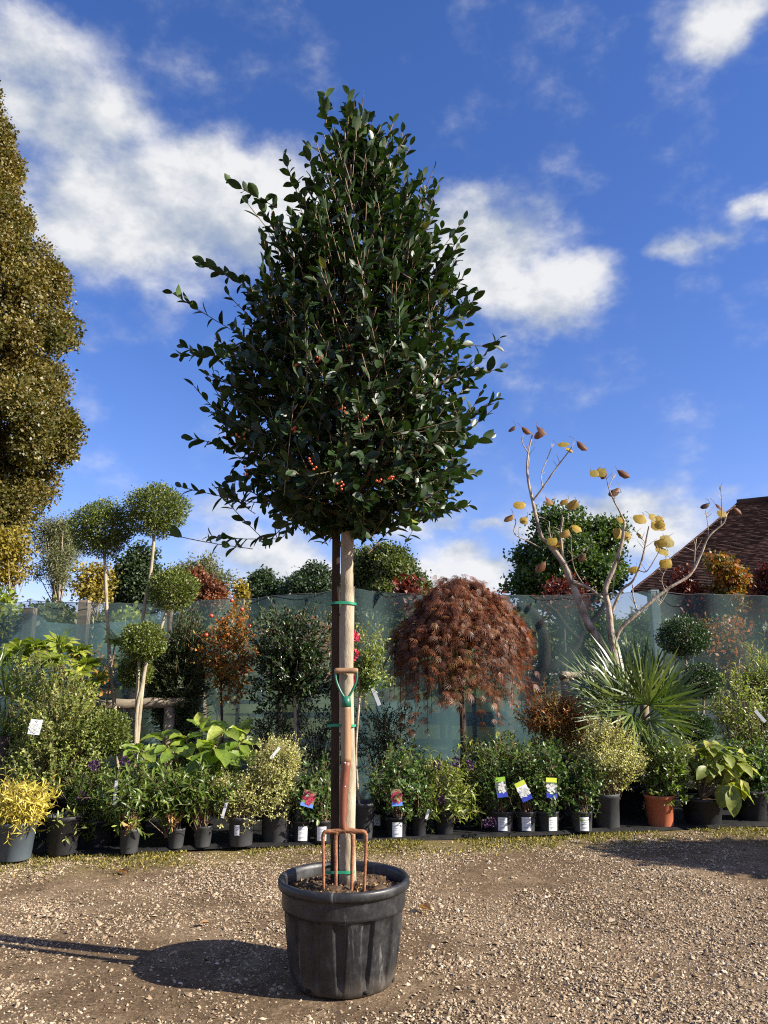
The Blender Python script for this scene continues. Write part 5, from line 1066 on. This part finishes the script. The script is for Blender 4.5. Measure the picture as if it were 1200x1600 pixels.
# ------------------------------------------------------------------ tiled barn
def make_barn():
    E0 = at(988, 924, 20.0); R0 = at(1152, 788, 24.0); dr = unit(np.array([1, -.6, 0.])); perp = np.array([dr[1], -dr[0], 0]) * -1; Ln = 14.0
    root = thing('tiled_barn', 'barn with a steep hipped roof of dark brown clay tiles', 'building', (E0[0], E0[1], 0))
    run = R0 - E0; mb = MB(); nC = 62
    along = np.dot(run, dr); 
    for k in range(nC):
        f0, f1 = k / nC, (k + 1.25) / nC; a0 = E0 + run * f0; a1 = E0 + run * min(f1, 1); b0 = a0 + dr * (Ln - along * f0); b1 = a1 + dr * (Ln - along * min(f1, 1)); up = np.array([-.3 * perp[0], -.3 * perp[1], 1]) * .035; n = 60
        for i in range(n):
            t0, t1 = i / n, (i + 1) / n; p = [a0 + (b0 - a0) * t0 + up * rng.uniform(.8, 1.35), a0 + (b0 - a0) * t1 + up * rng.uniform(.8, 1.35), a1 + (b1 - a1) * t1, a1 + (b1 - a1) * t0]
            mb.poly(p + [p[0] - up * 1.2, p[1] - up * 1.2], [(0, 1, 2, 3), (4, 5, 1, 0)])
    roof = mb.build('roof', 'roof_tile', root, smooth=False, kind='stuff')
    # hip slope on the far left and back slope
    back = perp * -1; B0 = E0 + np.array([.62, 1, 0]) * 8; mb = MB(); B1 = B0 + dr * Ln; R1 = R0 + dr * (Ln - along)
    mb.poly([E0, R0, B0], [(0, 2, 1)]); mb.poly([R0, R1, B1, B0], [(0, 1, 2, 3)]); mb.build('rear_slope', 'roof_tile', root, smooth=False)
    mb = MB(); tube(mb, [R0 + np.array([0, 0, .03]), R0 + dr * 5 + np.array([0, 0, .03]), R1 + np.array([0, 0, .03])], .14, 8, wob=.03); mb.build('ridge_tiles', 'roof_tile', root)
    mb = MB(); tube(mb, np.array([E0 + run * t + np.array([0, 0, .03]) for t in np.linspace(0, 1, 20)]) - np.array([0, 0, .04]), .05, 7, wob=.12); mb.build('hip_tiles', 'roof_tile', root)
    mb = MB(); A = E0 + dr * .3 + np.array([.2, .4, 0]); Bq = A + dr * (Ln - .6); V = []
    for q in (A, Bq, Bq + np.array([.5, 1, 0]) * 6, A + np.array([.5, 1, 0]) * 6): V += [(q[0], q[1], 0), (q[0], q[1], E0[2] + .1)]
    mb.poly(V, [(0, 2, 3, 1), (2, 4, 5, 3), (4, 6, 7, 5), (6, 0, 1, 7)]); mb.build('wall', 'brick_wall', root, smooth=False)
make_barn()

# ------------------------------------------------------------------ yard, right of the view: an unseen bay tree, added so its shade falls into view
far_tree('unseen_shade_bay', 'unseen dense bay tree added right of the view to cast shade on the yard', 1790, 5.3, 850, 1230, 140, 'darkgreen', 15000, .07, 16, .04, cat='tree')

# ------------------------------------------------------------------ small things on the ground
def fallen(u, v, L, lab, tone):
    g0 = ground(u, v); g0[2] = float(gz(g0[0], g0[1])) + .012; mb = MB(); tp = T_big(.25, .15); put_leaves(mb, tp, np.zeros((1, 3)), np.array([[rng.normal(), rng.normal() * .6, .1]]), np.array([[.1, -.2, 1.]]), np.array([L]), .5, np.array([tone]))
    o = mb.build('fallen_leaf', 'dryleaf'); o.location = g0; tag(o, lab, 'leaf', 'fallen leaves on the gravel')
fallen(656, 1420, .10, 'curled tan fallen leaf on the gravel beside the big pot rim', .8)
fallen(200, 1366, .10, 'brown fallen leaf on the moss before the small black pot', .5)
fallen(328, 1447, .06, 'small reddish fallen leaf near the pot shadow', .1)
def pebble(u, v, s, lab):
    g0 = ground(u, v); mb = MB(); lathe(mb, [(s * .6, -s * .2), (s, s * .1), (s * .8, s * .45), (s * .2, s * .6)], (0, 0, 0), 9, fn=lambda a, z: 1 + .2 * math.sin(a * 2 + 1) + .1 * math.sin(3 * a)); mb.poly([(s*.2*math.cos(k*.698), s*.2*math.sin(k*.698), s*.6) for k in range(9)], [tuple(range(9))])
    o = mb.build('stone', 'white_card'); o.location = (g0[0], g0[1], float(gz(g0[0], g0[1])) + s * .1); tag(o, lab, 'stone')
pebble(718, 1296, .035, 'flat white stone at the moss edge below the buddleja')
for s, mb in PRINT:
    mb.build('print_line', 'print_grey', s)
